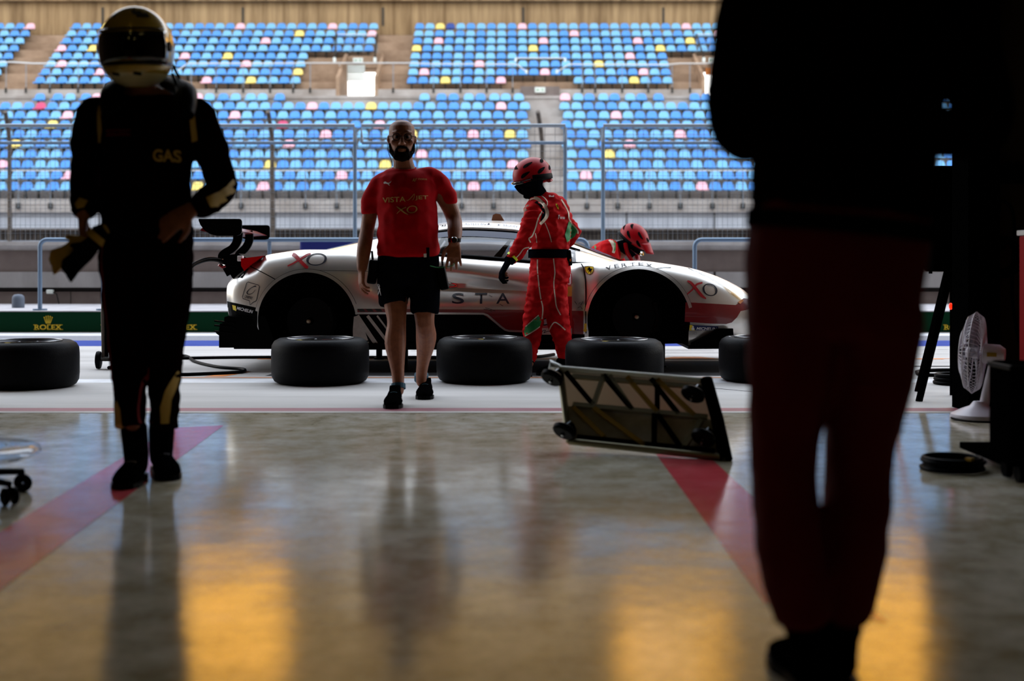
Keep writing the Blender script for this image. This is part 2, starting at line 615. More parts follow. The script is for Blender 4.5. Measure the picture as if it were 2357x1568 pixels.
# pit lane ground in one object, its lines in paint
mb = MB()
X0, X1 = -45, 45
def gy(py): return CH * F / (py - HY)
strips = [(7.78, gy(881), 0), (gy(881), gy(873), 1), (gy(873), gy(797), 0), (gy(797), gy(784), 2), (gy(784), gy(773), 3), (gy(773), gy(768), 1), (gy(768), 16.6, 0)]
for a, b, mi in strips:
    mb.mi = mi
    mb.add([(X0, a, 0), (X1, a, 0), (X1, b, 0), (X0, b, 0)], [(0, 1, 2, 3)])
mb.mi = 4
def mark(pts, z=0.0015): mb.add([(x, y, z) for x, y in pts], [tuple(range(len(pts)))])
yo = gy(869.5)
mark([(-2.9, yo - 0.02), (2.6, yo - 0.02), (2.6, yo + 0.02), (-2.9, yo + 0.02)])
yo2 = gy(827)
mark([(-2.3, yo2 - 0.03), (3.9, yo2 - 0.03), (3.9, yo2 + 0.04), (-2.3, yo2 + 0.04)])
mark([(-2.35, 9.95), (-2.2, 9.95), (-2.08, 10.4), (-2.22, 10.4)])
mark([(1.3, yo2 - 0.03), (1.9, yo2 - 0.03), (1.75, yo2 + 0.3), (1.5, yo2 + 0.3)])
mark([(3.4, gy(826) - .02), (12, gy(826) - .02), (12, gy(826) + .03), (3.4, gy(826) + .03)])
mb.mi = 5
mark([(-1.9, 10.02), (1.62, 10.02), (1.85, 11.55), (-1.7, 11.55)], 0.0010)  # car's contact shadow painted on the ground as a black patch
mark([(2.4, 10.9), (14, 10.9), (14, 11.0), (2.4, 11.0)])
for x0_, y0_, l_ in ((3.1, 9.6, .5), (3.5, 10.0, 1.6), (-1.0, 12.9, 3), (1.2, 12.6, 2.5), (1.0, 13.1, 3.4)):
    mark([(x0_, y0_), (x0_ + l_, y0_ + .01), (x0_ + l_, y0_ + .03), (x0_, y0_ + .02)])
mk = [M['pit_concrete'], M['white_paint'], M['blue_paint'], M['asphalt'], M['orange_paint'], M['car_shade_and_marks']]
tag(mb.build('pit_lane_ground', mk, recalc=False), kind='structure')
struct('trim_4', MB().box((1.5, 8.9, 0.001), (0.006, 2.6, 0.002), Matrix.Rotation(0.75, 3, 'Z')), M['dark_gap'])

# raised platform with the green kerb face and its gold writing
kz = 0.27
mb = MB()
mb.box((0, 18.0, kz / 2 - 0.0), (90, 3.2, kz))
mb.mi = 1
mb.add([(X0, 16.395, 0.0), (X1, 16.395, 0.0), (X1, 16.395, kz - 0.012), (X0, 16.395, kz - 0.012)], [(0, 1, 2, 3)])
struct('platform_kerb', mb, [M['platform'], M['kerb_green']], recalc=False)
for i, (cx_px) in enumerate((111, 266, 420, 2205)):
    c = PX(cx_px, 753, 16.39)
    k = 16.39 / F
    L = text_polys('ROLEX', bold=0.01)
    L = fit_polys(L, -31 * k, -6 * k, 31 * k, 5.5 * k)
    # serifs on the letters
    ser = [flat_poly([(x * k - 4 * k, y * k - .6 * k), (x * k + 4 * k, y * k - .6 * k), (x * k + 4 * k, y * k + .6 * k), (x * k - 4 * k, y * k + .6 * k)]) for x, y in ((-29, -5.6), (-30, 5), (2, -5.6), (2, 5), (20, -5.6), (30, -5.6), (20, 5), (29, 5))]
    cr = []
    for q in range(-2, 3):
        a = q * 0.30
        tip = (math.sin(a) * 16 * k, 9 * k + math.cos(a) * 17 * k)
        base = (q * 2.4 * k, 9.5 * k)
        cr.append(([(base[0] - 1.0 * k, base[1]), (base[0] + 1.0 * k, base[1]), (tip[0] + .5 * k, tip[1] - 2 * k), (tip[0] - .5 * k, tip[1] - 2 * k)], [[0, 1, 2, 3]]))
        cr.append(ring_polys(tip[0], tip[1] - 1 * k, 1.3 * k, 1.3 * k, 1.25 * k, 1.25 * k, 10))
    cr.append(ring_polys(0, 8.6 * k, 5.4 * k, 1.5 * k, .7 * k, .7 * k, 20))
    P = join_polys(L, *ser, *cr)
    mb = MB().add([(c.x + x, 16.388, c.z + y) for x, y in P[0]], [tuple(f) for f in P[1]])
    who = ['left of the walking driver', 'behind the driver, its left end showing', 'behind the driver, its right end showing', 'far right beyond the leaning rack leg'][i]
    tag(mb.build('kerb_lettering', M['gold_letter'], recalc=False), 'gold ROLEX and crown on green kerb, ' + who, 'lettering', 'gold words on the green kerb')

# pit wall behind the platform: dark foot, pale block band, grey band, white cap
mb = MB()
W = 19.6
def band(z0, z1, y, mi):
    mb.mi = mi; mb.box((0, y, (z0 + z1) / 2), (90, 0.5, z1 - z0))
zz = lambda py: CH - (py - HY) / F * 19.3
band(kz, zz(672), W, 1); band(zz(672), zz(662), W + 0.06, 4); band(zz(662), zz(626), W - 0.05, 2); band(zz(626), zz(578), W, 1); band(zz(578), zz(565), W + 0.03, 3); band(zz(565), zz(556), W - 0.06, 3)
mb.mi = 4
for k in range(-12, 13):
    mb.box((k * 2.9 + 0.1, W - 0.302, (zz(662) + zz(626)) / 2), (0.035, 0.006, zz(626) - zz(662)))
for k in range(-12, 13):
    mb.box((k * 1.45 + 0.7, W - 0.2515, (kz + zz(672)) / 2), (0.012, 0.004, zz(672) - kz))
struct('wall_pit', mb, [M['wall_grey'], M['wall_grey'], M['wall_block'], M['wall_white'], M['dark_gap']])

# track surface and the barrier on its far side
mb = MB().add([(-60, 19.8, -0.1), (60, 19.8, -0.1), (60, 44, -0.1), (-60, 44, -0.1)], [(0, 1, 2, 3)])
struct('track_surface', mb, M['asphalt'], recalc=False)
mb = MB().box((0, 44.2, 0.8), (110, 0.4, 1.7))
mb.mi = 1; mb.box((0, 44.35, 1.83), (110, 0.06, 0.36))
mb.mi = 2; mb.box((0, 44.2, 2.02), (110, 0.12, 0.05))
mb.mi = 3
for k in range(-150, 151):
    mb.box((k * 0.14, 44.30, 1.83), (0.035, 0.02, 0.34))
for k in range(3): mb.box((0, 44.29, 1.72 + k * 0.1), (110, 0.02, 0.02))
struct('wall_trackside', mb, [M['stand_front'], M['dark_gap'], M['rust_steel'], M['rust_steel']])
struct('apron_ground', MB().add([(-60, 44, -0.05), (60, 44, -0.05), (60, 90, -0.05), (-60, 90, -0.05)], [(0, 1, 2, 3)]), M['asphalt'], recalc=False)
# ------------------------------------------------------------------ grandstand
ROWS = []      # (d, z of tread, tier, row)
LP = 0.7
for i in range(10): ROWS.append((49.5 + LP * i, 3.81 - 0.50 + 0.4655 * i, 'L', i + 1))
for i in range(8): ROWS.append((58.6 + LP * i, 9.12 - 0.50 + 0.4743 * i, 'U', i + 1))
RD = {(t, r): (d, z) for d, z, t, r in ROWS}
OPEN = [(-7.72, -6.12, 'U'), (8.60, 10.3, 'U')]       # stair openings to the outside

mb = MB()
GX = 46
# lower tier steps, one solid block per row
for d, z, t, r in ROWS:
    mb.mi = 0 if t == 'L' else 1
    spans = [(-GX, GX)]
    if t == 'U' and r <= 4:
        spans = []; a = -GX
        for o0, o1, _ in OPEN:
            spans.append((a, o0)); a = o1
        spans.append((a, GX))
    for a, b in spans:
        mb.box(((a + b) / 2, d, z - 0.23), (b - a, LP + 0.02, 0.46))
# front wall of the lower tier
mb.mi = 2
mb.box((0, 49.05, 1.45), (2 * GX, 0.2, 3.0))
mb.mi = 0
mb.box((0, 48.97, 3.05), (2 * GX, 0.36, 0.50))
mb.mi = 3
for k in range(-14, 15): mb.box((k * 3.3 + 1.0, 48.94, 1.5), (0.04, 0.03, 2.6))
# walkway and wall between the tiers
mb.mi = 4
mb.box((0, 57.2, 8.05), (2 * GX, 2.2, 0.12))
mb.box((0, 56.2, 7.55), (2 * GX, 0.12, 1.06))
for a, b in ((-GX, OPEN[0][0]), (OPEN[0][1], OPEN[1][0]), (OPEN[1][1], GX)):
    mb.box(((a + b) / 2, 58.2, 8.38), (b - a, 0.14, 0.56))
for o0, o1, _ in OPEN: mb.box(((o0 + o1) / 2, 58.2, 8.22), (o1 - o0, 0.14, 0.3))
# side cheeks of the openings and the lintel above them
mb.mi = 1
for o0, o1, _ in OPEN:
    for x in (o0 - 0.06, o1 + 0.06):
        mb.prism([(58.1, 8.1), (61.2, 8.1), (61.2, 10.75), (58.1, 9.2)], x - 0.07, x + 0.07, 'x')
    mb.box(((o0 + o1) / 2, 61.2, 10.25), (o1 - o0, 0.2, 0.75))
# rear wall above the top row, an overhanging fascia and the added storey above
mb.mi = 5
mb.box((0, 64.3, 13.0), (2 * GX, 0.2, 1.7))
mb.box((0, 64.1, 14.05), (2 * GX, 0.5, 0.55))
mb.mi = 3
for k in range(-9, 10): mb.box((k * 6.9 + 0.55, 64.18, 13.05), (0.09, 0.06, 0.9))
for k in range(-30, 31): mb.box((k * 1.08 + 0.1, 63.83, 14.12), (0.09, 0.05, 0.35))
struct('grandstand_terraces', mb, [M['stand_lower'], M['stand_upper'], M['stand_front'], M['dark_steel'], M['stand_lower'], M['stand_wall']])

# unseen storey in the low sun, panels shaped for floor reflections, under an added roof
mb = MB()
mb.mi = 3; mb.box((0, 66.5, 25.0), (2 * GX, 19.0, 0.5)); mb.mi = 0  # unseen roof slab added to darken the upper seat rows
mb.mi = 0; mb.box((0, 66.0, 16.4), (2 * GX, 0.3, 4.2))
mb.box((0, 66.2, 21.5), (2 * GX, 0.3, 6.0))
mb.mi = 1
for a, b, z0, z1 in ((-16.3, -11.4, 14.4, 21.5), (5.3, 11.0, 16.8, 21.5), (17.0, 21.4, 15.0, 23), (27, 33, 15, 22)):  # ochre panels added where the floor should reflect gold
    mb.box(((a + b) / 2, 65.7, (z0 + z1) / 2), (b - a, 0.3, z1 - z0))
mb.mi = 2
for a, b, z0, z1 in ((-8.5, -4.5, 14.9, 15.4), (-2.5, 3.5, 15.9, 16.3), (6.2, 9.5, 18.4, 19.3)):  # pale strips added for whitish reflections in the floor
    mb.box(((a + b) / 2, 65.6, (z0 + z1) / 2), (b - a, 0.3, z1 - z0))
struct('wall_upper_storey', mb, [M['tan_wall'], M['ochre_reflector'], M['wall_white'], M['stand_wall']])

# hand rails on the stand
def rail_run(name, segs, r, m, posts, label, pad=None):
    root = empty(name, (0, 58.0, 8.1), label, 'railing')
    for pts in segs: MB().tube(pts, r, 6).build('handrail', m, root)
    for (x, y, z0, z1) in posts:
        p = MB().cyl((x, y, z0), (x, y, z1), 0.018, n=6).build('post', M['steel'], root)
        if pad is not None:
            MB().box((x, y - 0.03, z0 + 0.07), (0.10, 0.05, 0.24), bev=0.01).build('base_plate', pad, p)
    return root
yr = 58.02
def zr(py, d=yr): return CH - (py - HY) / F * d
def xr(px, d=yr): return (px - CX) / F * d
segs = [[(xr(-60), yr, zr(143)), (xr(30), yr, zr(143)), (xr(75), yr, zr(146)), (xr(245), yr, zr(146))],
        [(xr(404), yr, zr(166)), (xr(432), yr, zr(146)), (xr(640), yr, zr(146)), (xr(720), yr, zr(145)), (xr(780), yr, zr(145)), (xr(940), yr, zr(145)), (xr(985), yr, zr(147)), (xr(1190), yr, zr(148)), (xr(1212), yr, zr(166))],
        [(xr(1282), yr, zr(166)), (xr(1310), yr, zr(148)), (xr(1530), yr, zr(149)), (xr(1565), yr, zr(146)), (xr(2000), yr, zr(146))]]
posts = [(xr(p), yr, zr(212), zr(147)) for p in (14, 60, 115, 180, 240, 440, 498, 560, 622, 675, 714, 905, 998, 1060, 1120, 1180, 1340, 1370, 1432, 1492, 1547, 1588, 1640, 1700)]
rail_run('walkway_railing', segs, 0.03, M['bright_metal'], posts, 'long silver handrail along the walkway between the two seat tiers', M['dark_steel'])
root = empty('walkway_gate_rail', PX(1243, 150, 57.0), 'short raised silver rail with white ends above the middle exit sign', 'railing')
MB().tube([PX(1187, 140, 57), PX(1187, 134, 57), PX(1301, 134, 57), PX(1301, 140, 57)], 0.03, 6).build('handrail', M['bright_metal'], root)
for px in (1187, 1301): MB().box(PX(px, 138, 57), (0.10, 0.1, 0.14)).build('end_cap', M['sign_white'], root)
for px in (1212, 1282): MB().box(PX(px, 165, 57.9), (0.10, 0.1, 0.16)).build('end_cap', M['sign_white'], root)
for (a, b, nm) in ((775, 868, 'around the left bright stair opening'), (1603, 1700, 'around the right bright stair opening')):
    root = empty('opening_railing', PX((a + b) / 2, 200, 59.5), 'dark sloping railing with pale ends ' + nm, 'railing', 'railings round the stair openings')
    MB().tube([PX(a, 79, 60.8), PX(b, 79, 60.8)], 0.025, 6).build('handrail', M['bright_metal'], root)
    for q in ((a, a - 5), (b, b - 5)) if a < 1000 else ((a, a + 17),):
        MB().tube([PX(q[0], 79, 60.8), PX(q[1] , 132, 58.9)], 0.045, 6).build('rail', M['dark_steel'], root)
        MB().box(PX(q[1], 138, 58.8), (0.13, 0.12, 0.22), bev=0.03).build('end_cap', M['sign_white'], root)
    mb = MB()
    for k in range(4): mb.tube([PX(a, 84 + 9 * k, 60.8), PX(b, 84 + 9 * k, 60.8)], 0.008, 5)
    for k in range(4): mb.tube([PX(a + (b - a) * k / 3, 79, 60.8), PX(a + (b - a) * k / 3, 121, 60.8)], 0.012, 5)
    mb.build('infill_bar', M['steel'], root)
# white slatted shutter in the left opening, orange one in the right
mb = MB()
for k in range(7): mb.box(PX(810, 152 + k * 5.4, 61.0), (1.22, 0.05, 0.09))
tag(mb.build('slatted_shutter', M['sign_white'], loc=PX(810, 187, 61.0)), 'white slatted shutter half drawn in the left stair opening', 'shutter')
mb = MB()
for k in range(4): mb.box(PX(1640, 159 + k * 3.9, 61.0), (0.62, 0.05, 0.075))
tag(mb.build('slatted_shutter', M['orange_paint'], loc=PX(1640, 172, 61.0)), 'orange slatted shutter at the top of the right stair opening', 'shutter')
# exit signs
for (px, py, d, nm) in ((824, 139, 60.9, 'above the left bright stair opening'), (1643, 139, 60.9, 'above the right bright stair opening'), (1243, 207, 58.0, 'low in the middle between the seat tiers')):
    c = PX(px, py, d)
    root = empty('exit_sign', c, 'small white and green exit sign ' + nm, 'sign', 'exit signs on the stand')
    MB().box(c, (0.46, 0.05, 0.24), bev=0.01).build('panel', M['sign_white'], root)
    V_, T_ = join_polys(([(-.15, -.05), (-.06, 0), (-.15, .05)], [[0, 1, 2]]), ([(-.06, -.015), (-.06, .015), (.0, .015), (.0, -.015)], [[0, 1, 2, 3]]),
                        ring_polys(.1, .055, .018, .018, .017, .017, 10), ([(.07, -.07), (.09, .03), (.13, .03), (.14, -.07), (.11, -.02)], [[0, 1, 2, 3, 4]]))
    MB().add([(c.x + x, c.y - 0.029, c.z + y) for x, y in V_], [tuple(f) for f in T_]).build('pictogram', M['sign_green'], root, recalc=False)
# dark doorway under the middle sign
struct('door_1', MB().box(PX(1243, 212, 58.1), (1.75, 0.08, 0.5)), M['wall_grey'])

# ---- seats
seat_cols = {'light blue': ('#72b4e0', '#7abae2'), 'bright blue': ('#4690dc', '#5098de'), 'pale pink': ('#f4b8c6', '#f6c2ce'), 'yellow': ('#f7db6c', '#f8e086'), 'navy blue': ('#06378c', '#0a3f96'), 'crimson': ('#c83d6a', '#cc4a74')}
seat_meshes = {}
def seat_mesh(col):
    mb = MB()
    # back: rounded shell, bowed and leaning
    nx, nz = 8, 6
    def shell(x01, z01, off):
        s_ = x01 * 2 - 1
        zt = 0.08 + z01 * 0.31
        half = 0.225 - 0.022 * z01
        top = 1 - max(0, z01 - 0.55) * 0.55
        x = s_ * half * (1 if z01 < 0.6 else math.sqrt(max(0.0, 1 - ((z01 - 0.6) / 0.4) ** 2 * 0.22)))
        zt2 = zt - (abs(s_) ** 4) * 0.06 * z01
        y = 0.10 + 0.07 * z01 - 0.03 * s_ * s_ + off
        return (x, y, 0.30 + zt2)
    for off in (0, 0.018):
        vs = [shell(i / nx, j / nz, off) for j in range(nz + 1) for i in range(nx + 1)]
        fs = [(j * (nx + 1) + i, j * (nx + 1) + i + 1, (j + 1) * (nx + 1) + i + 1, (j + 1) * (nx + 1) + i) for j in range(nz) for i in range(nx)]
        mb.add(vs, fs)
    rim = [shell(i / nx, 1, 0) for i in range(nx + 1)] + [shell(1, j / nz, 0) for j in range(nz - 1, -1, -1)]
    for q in ([shell(i / nx, 1, 0) for i in range(nx + 1)], [shell(0, j / nz, 0) for j in range(nz + 1)], [shell(1, j / nz, 0) for j in range(nz + 1)]):
        q2 = [(a, b + 0.018, c) for a, b, c in q]
        mb.add(q + q2, [(i, i + 1, i + 1 + len(q), i + len(q)) for i in range(len(q) - 1)])
    # pan with a rolled front lip
    mb.box((0, -0.09, 0.385), (0.42, 0.36, 0.035), bev=0.015)
    mb.box((0, -0.265, 0.365), (0.41, 0.03, 0.07), bev=0.012)
    mb.mi = 1
    mb.box((0, -0.05, 0.20), (0.05, 0.2, 0.34)); mb.box((0, 0.0, 0.02), (0.2, 0.25, 0.04))
    mb.box((0.0, 0.07, 0.37), (0.5, 0.04, 0.04))
    a, b = seat_cols[col]
    m = mat('seat_' + col.replace(' ', '_'), a, 0.42, col2=b, nscale=9)
    return mb.mesh('seat_' + col, [m, M['dark_steel']], smooth=50)
for c in seat_cols: seat_meshes[c] = seat_mesh(c)

SPEC = {('U', 8): dict(p=[67, 550, 768, 1198, 1574], y=[235, 1009], n=[1032]),
        ('U', 7): dict(y=[692], p=[863, 1319, 1650]), ('U', 6): dict(p=[616, 1007, 1249, 1466], y=[1586]),
        ('U', 5): dict(p=[134], y=[210, 958, 1227, 1519]), ('U', 4): dict(p=[421, 1445], y=[523]),
        ('U', 3): dict(p=[131, 568, 1100], y=[1376]), ('U', 2): dict(p=[224, 973, 1252, 1480], y=[690]),
        ('U', 1): dict(p=[476, 1153], y=[582, 1024, 1460]),
        ('L', 10): dict(p=[222, 454, 1301]), ('L', 9): dict(c=[85], p=[714, 1143], y=[848]),
        ('L', 8): dict(p=[157, 543, 1414]), ('L', 7): dict(y=[115], c=[649], p=[870]),
        ('L', 6): dict(p=[758, 1091, 1562], y=[960, 1175]), ('L', 5): dict(y=[38], p=[667, 1455]),
        ('L', 4): dict(p=[978], y=[1407]), ('L', 3): dict(p=[0, 1178], y=[624, 888]),
        ('L', 2): dict(p=[144, 772, 1358]), ('L', 1): dict(p=[615, 1096, 1625], y=[462])}
L10 = [90, 131, 160, 196, 222, 425, 454, 481, 513, 541, 576, 603, 643, 977, 1016, 1044, 1079, 1106, 1138, 1164, 1194, 1301, 1331, 1357, 1389, 1415, 1451, 1477, 1516]
PITCH = 0.5
def row_xs(t, r):
    d, z = RD[(t, r)]
    if (t, r) == ('L', 10):
        return [(p - CX) / F * d for p in L10] + [(1600 - CX) / F * d + k * .5 for k in range(30)]
    if t == 'L':
        xs = [0.42 - k * PITCH + (0.12 if r % 2 else 0) for k in range(64)] + [2.35 + k * PITCH - (0.12 if r % 2 else 0) for k in range(50)]
    else:
        xs = [-21.25 + k * PITCH for k in range(100) if -21.25 + k * PITCH < -6.55]
        xs += [-4.5 + k * PITCH for k in range(72)]
        xs += [-23.5 - k * PITCH for k in range(12)]
        if r <= 4: xs = [x for x in xs if not (-9.45 < x < -4.7) and not (7.35 < x < 11.8)]
        if r == 1: xs = [x for x in xs if not (-0.25 < x < 2.9) and not (-15.6 < x < -13.9)]
    return xs
def hidden(px, py):
    if 236 < px < 398 and py < 215: return True
    if 205 < px < 455 and 215 <= py: return True
    if 195 < px < 490 and 270 < py < 380: return True
    if 892 < px < 958 and 290 < py: return True
    if 860 < px < 1020 and 390 < py: return True
    if px > 1700 or (px > 1650 and py < 210): return True
    return px < -8
all_seats = []
for d, z, t, r in ROWS:
    xs = row_xs(t, r)
    rng = random.Random(r * 31 + (7 if t == 'U' else 0))
    sp = SPEC[(t, r)]
    cols = []
    prev = 0
    for x in sorted(xs):
        k = 1 if (rng.random() < (0.72 if prev == 0 else 0.22)) else 0
        cols.append(['light blue', 'bright blue'][k]); prev = k
    xs = sorted(xs)
    for key, cn in (('p', 'pale pink'), ('y', 'yellow'), ('n', 'navy blue'), ('c', 'crimson')):
        for px in sp.get(key, []):
            tx = (px - CX) / F * d
            j = min(range(len(xs)), key=lambda q: abs(xs[q] - tx))
            cols[j] = cn
    for x in xs:
        pass
    for x, c in zip(xs, cols):
        px = CX + x / d * F; py = HY - (z + 0.5 - CH) / d * F
        all_seats.append([hidden(px, py), d, t, r, x, z, c, px])
vis = sorted([s_ for s_ in all_seats if not s_[0] and s_[7] < 2357], key=lambda s_: (s_[1], abs(s_[4])))
indiv = vis[:300]
ids = set(id(s_) for s_ in indiv)
ordn = ['front', 'second', 'third', 'fourth', 'fifth', 'sixth', 'seventh', 'eighth', 'ninth', 'tenth']
num = lambda k: ['first', 'second', 'third', 'fourth', 'fifth', 'sixth', 'seventh', 'eighth', 'ninth', 'tenth', '11th', '12th', '13th', '14th', '15th', '16th', '17th', '18th', '19th', '20th', '21st', '22nd', '23rd', '24th', '25th', '26th', '27th', '28th', '29th', '30th', '31st', '32nd', '33rd', '34th', '35th', '36th', '37th', '38th', '39th', '40th', '41st', '42nd', '43rd', '44th', '45th'][k - 1]
rowseats = {}
for s_ in all_seats: rowseats.setdefault((s_[2], s_[3]), []).append(s_)
for s_ in indiv:
    hid, d, t, r, x, z, c, px = s_
    o = bpy.data.objects.new('stadium_seat', seat_meshes[c]); COL.objects.link(o)
    o.location = (x, d, z)
    side = [q for q in rowseats[(t, r)] if (q[4] < 1.4) == (x < 1.4)]
    k = 1 + sum(1 for q in side if abs(q[4] - 1.4) < abs(x - 1.4) - 1e-6)
    tag(o, f"{c} plastic seat, {num(k)} {'left' if x < 1.4 else 'right'} of the stairs, {ordn[r - 1]} row of the lower tier", 'seat', 'seats in the lower rows of the grandstand')
# all the further seats of the stand together
verts = []; faces = []; mis = []
mats_ = []; mslot = {}
for c, me in seat_meshes.items():
    mslot[c] = len(mats_); mats_.append(me.materials[0])
mats_.append(M['dark_steel'])
mesh_data = {c: ([tuple(v.co) for v in me.vertices], [tuple(p.vertices) for p in me.polygons], [p.material_index for p in me.polygons]) for c, me in seat_meshes.items()}
for s_ in all_seats:
    if id(s_) in ids: continue
    hid, d, t, r, x, z, c, px = s_
    if px < -300 or px > 2650: continue
    V_, P_, I_ = mesh_data[c]
    k = len(verts)
    verts += [(a + x, b + d, e + z) for a, b, e in V_]
    faces += [tuple(i + k for i in p) for p in P_]
    mis += [mslot[c] if i == 0 else len(mats_) - 1 for i in I_]
me = bpy.data.meshes.new('far_seats'); me.from_pydata(verts, [], faces)
for m in mats_: me.materials.append(m)
me.polygons.foreach_set('material_index', mis)
me.polygons.foreach_set('use_smooth', [True] * len(faces))
o = bpy.data.objects.new('stadium_seats', me); COL.objects.link(o)
tag(o, 'blue, pink and yellow seats of the remaining rows further up the grandstand', 'seats', kind='stuff')

# ------------------------------------------------------------------ fences
def mesh_panel(x0, x1, z0, z1, y, sp=0.075, r=0.0022):
    mb = MB()
    n = int((x1 - x0) / sp)
    for k in range(1, n):
        x = x0 + (x1 - x0) * k / n
        mb.box((x, y, (z0 + z1) / 2), (2 * r, 2 * r, z1 - z0))
    m = int((z1 - z0) / (sp * 1.6))
    for k in range(1, m):
        mb.box(((x0 + x1) / 2, y + 2 * r, z0 + (z1 - z0) * k / m), (x1 - x0, 2 * r, 2 * r))
    return mb
FY = 19.75
fx = lambda px: (px - CX) / F * FY
fz = lambda py: CH - (py - HY) / F * FY
zt, zm, zb = fz(290), fz(329), fz(556)
def fence_section(x0, x1, left_post, right_post, inner, label):
    root = empty('mesh_fence', ((x0 + x1) / 2, FY, zb), label, 'fence', 'mesh fence panels on the pit wall')
    lx = 0.06
    MB().tube([(x0, FY, zm), (x0, FY - lx, zt), (x1, FY - lx, zt), (x1, FY, zm)], 0.028, 8).build('top_rail', M['steel'], root)
    MB().tube([(x0, FY, zm), (x1, FY, zm)], 0.026, 8).build('middle_rail', M['gal_blue'], root)
    for k, flag in ((x0, left_post), (x1, right_post)):
        if flag: MB().cyl((k, FY, zb), (k, FY, zt - 0.02), 0.030, n=10).build('post', M['gal_blue'], root)
    for k in inner: MB().cyl((k, FY + .02, zb), (k, FY + .02, zm), 0.016, n=8).build('brace', M['steel'], root)
    tag(mesh_panel(x0, x1, zb, zm, FY).build('wire_mesh', M['wire'], root), kind='stuff')
    tag(mesh_panel(x0, x1, zm, zt, FY - 0.03, sp=0.15, r=0.003).build('upper_wire_mesh', M['wire'], root), kind='stuff')
fence_section(fx(-160), fx(817), True, True, [], 'galvanised mesh fence panel on the pit wall behind the walking driver')
fence_section(fx(833), fx(1301), False, True, [], 'galvanised mesh fence panel on the pit wall behind the bald man and crew member')
fence_section(fx(1388), fx(2500), True, True, [], 'galvanised mesh fence panel on the pit wall above the bending crew member')
# tall weathered trackside debris fence in front of the stand: posts and cables
d = 43.6
root = empty('debris_fence', PX(1178, 560, d), 'weathered debris fence of leaning-topped posts and thin horizontal cables below the grandstand', 'fence')
for px in (22, 627, 1248, 1860):
    MB().tube([PX(px, 556, d), PX(px, 330, d), PX(px - 3, 300, d - .25), PX(px - 10, 257, d - .8)], 0.075, 8).build('post', M['rust_steel'], root, smooth=60)
mb = MB()
for k in range(9): mb.tube([PX(-100, 310 + k * 27, d - .1), PX(2400, 310 + k * 27, d - .1)], 0.012, 4)
tag(mb.build('cable', M['rust_steel'], root), kind='stuff')
# row of slim stanchions with a top rail in front of the first row of seats
root = empty('stand_railing', (0, 48.7, 2.9), 'thin silver rail on slim posts along the foot of the grandstand', 'railing')
xs_ = [42, 116, 555, 703, 775, 1063, 1136, 1351, 1422, 1495, 1566, 1640, 1710, 480, 910, 985]
zf = lambda py: CH - (py - HY) / F * 48.7
MB().tube([PX(-50, 393, 48.7), PX(1228, 393, 48.7)], 0.022, 6).build('handrail', M['bright_metal'], root)
MB().tube([PX(1300, 393, 48.7), PX(2300, 393, 48.7)], 0.022, 6).build('handrail', M['bright_metal'], root)
for px in xs_:
    p = MB().cyl(PX(px, 478, 48.7), PX(px, 394, 48.7), 0.018, n=6).build('post', M['steel'], root)
    MB().box(PX(px, 474, 48.74), (0.17, 0.08, 0.22), bev=0.02).build('base_plate', M['dark_steel'], p)

# blue-grey tube barriers on the platform
def tube_barrier(x0, x1, rt, label, legs):
    y = 16.62
    z1 = kz + 0.90
    root = empty('tube_barrier', ((x0 + x1) / 2, y, kz), label, 'barrier', 'tube barriers on the platform')
    r = 0.028; c = 0.09
    pts = []
    arc = lambda cx, cz, a0, a1: [(cx + c * math.cos(a), y, cz + c * math.sin(a)) for a in [a0 + (a1 - a0) * q / 5 for q in range(6)]]
    pts = [(x0, y, kz)] + arc(x0 + c, z1 - c, PI, PI / 2) + arc(x1 - c, z1 - c, PI / 2, 0) + [(x1, y, kz)]
    MB().tube(pts, r, 10).build('frame', M['gal_blue'], root, smooth=60)
    for x in [x0, x1] + legs:
        MB().cyl((x, y, kz), (x, y, kz + 0.02), 0.09, n=12).build('foot_plate', M['gal_blue'], root)
    for x in legs: MB().cyl((x, y, kz), (x, y, z1), r * .9, n=8).build('leg', M['gal_blue'], root)
bx = lambda px: (px - CX) / F * 16.62
tube_barrier(bx(92), bx(1352), 0, 'long blue-grey tube barrier on the platform behind the driver and the car', [bx(238), bx(620), bx(1170)])
tube_barrier(bx(1599), bx(2330), 0, 'blue-grey tube barrier on the platform beyond the car nose', [bx(1960)])
# small things on the platform
c = PX(42, 700, 17.6); c.z = kz
mb = MB().lathe([(0.001, 0), (0.082, 0), (0.082, 0.12), (0.075, 0.155), (0.05, 0.178), (0.001, 0.185)], c, n=20)
tag(mb.build('bollard_cap', mat('grey_blue_plastic', '#57606e', 0.6), loc=c, smooth=40), 'small domed grey bollard on the platform at the far left', 'bollard')
c = PX(110, 672, 19.2)
root = empty('junction_box', c, 'small grey junction box with a cable at the foot of the pit wall', 'junction box')
MB().box((c.x, 19.3, c.z), (0.09, 0.09, 0.06), bev=0.01).build('box', M['sign_white'], root)
MB().tube([(c.x + .05, 19.3, c.z - .01), (c.x + .13, 19.2, c.z - .03), (c.x + .17, 19.15, c.z - .12), (c.x + .2, 19.1, kz + .01)], 0.008, 6).build('cable', M['black_plastic'], root)
c = PX(775, 570, 17.4)
root = empty('padded_board', (c.x, 17.4, kz), 'dark blue padded board standing behind the car tail', 'board')
MB().box((c.x + .2, 17.4, (kz + CH - (549 - HY) / F * 17.4) / 2), (1.35, 0.25, CH - (549 - HY) / F * 17.4 - kz), bev=0.03).build('pad', mat('blue_vinyl', '#101c6e', 0.45), root)
MB().box((c.x + .2, 17.4, kz + 0.02), (1.3, 0.4, 0.04), bev=0.01).build('base', M['black_metal'], root)
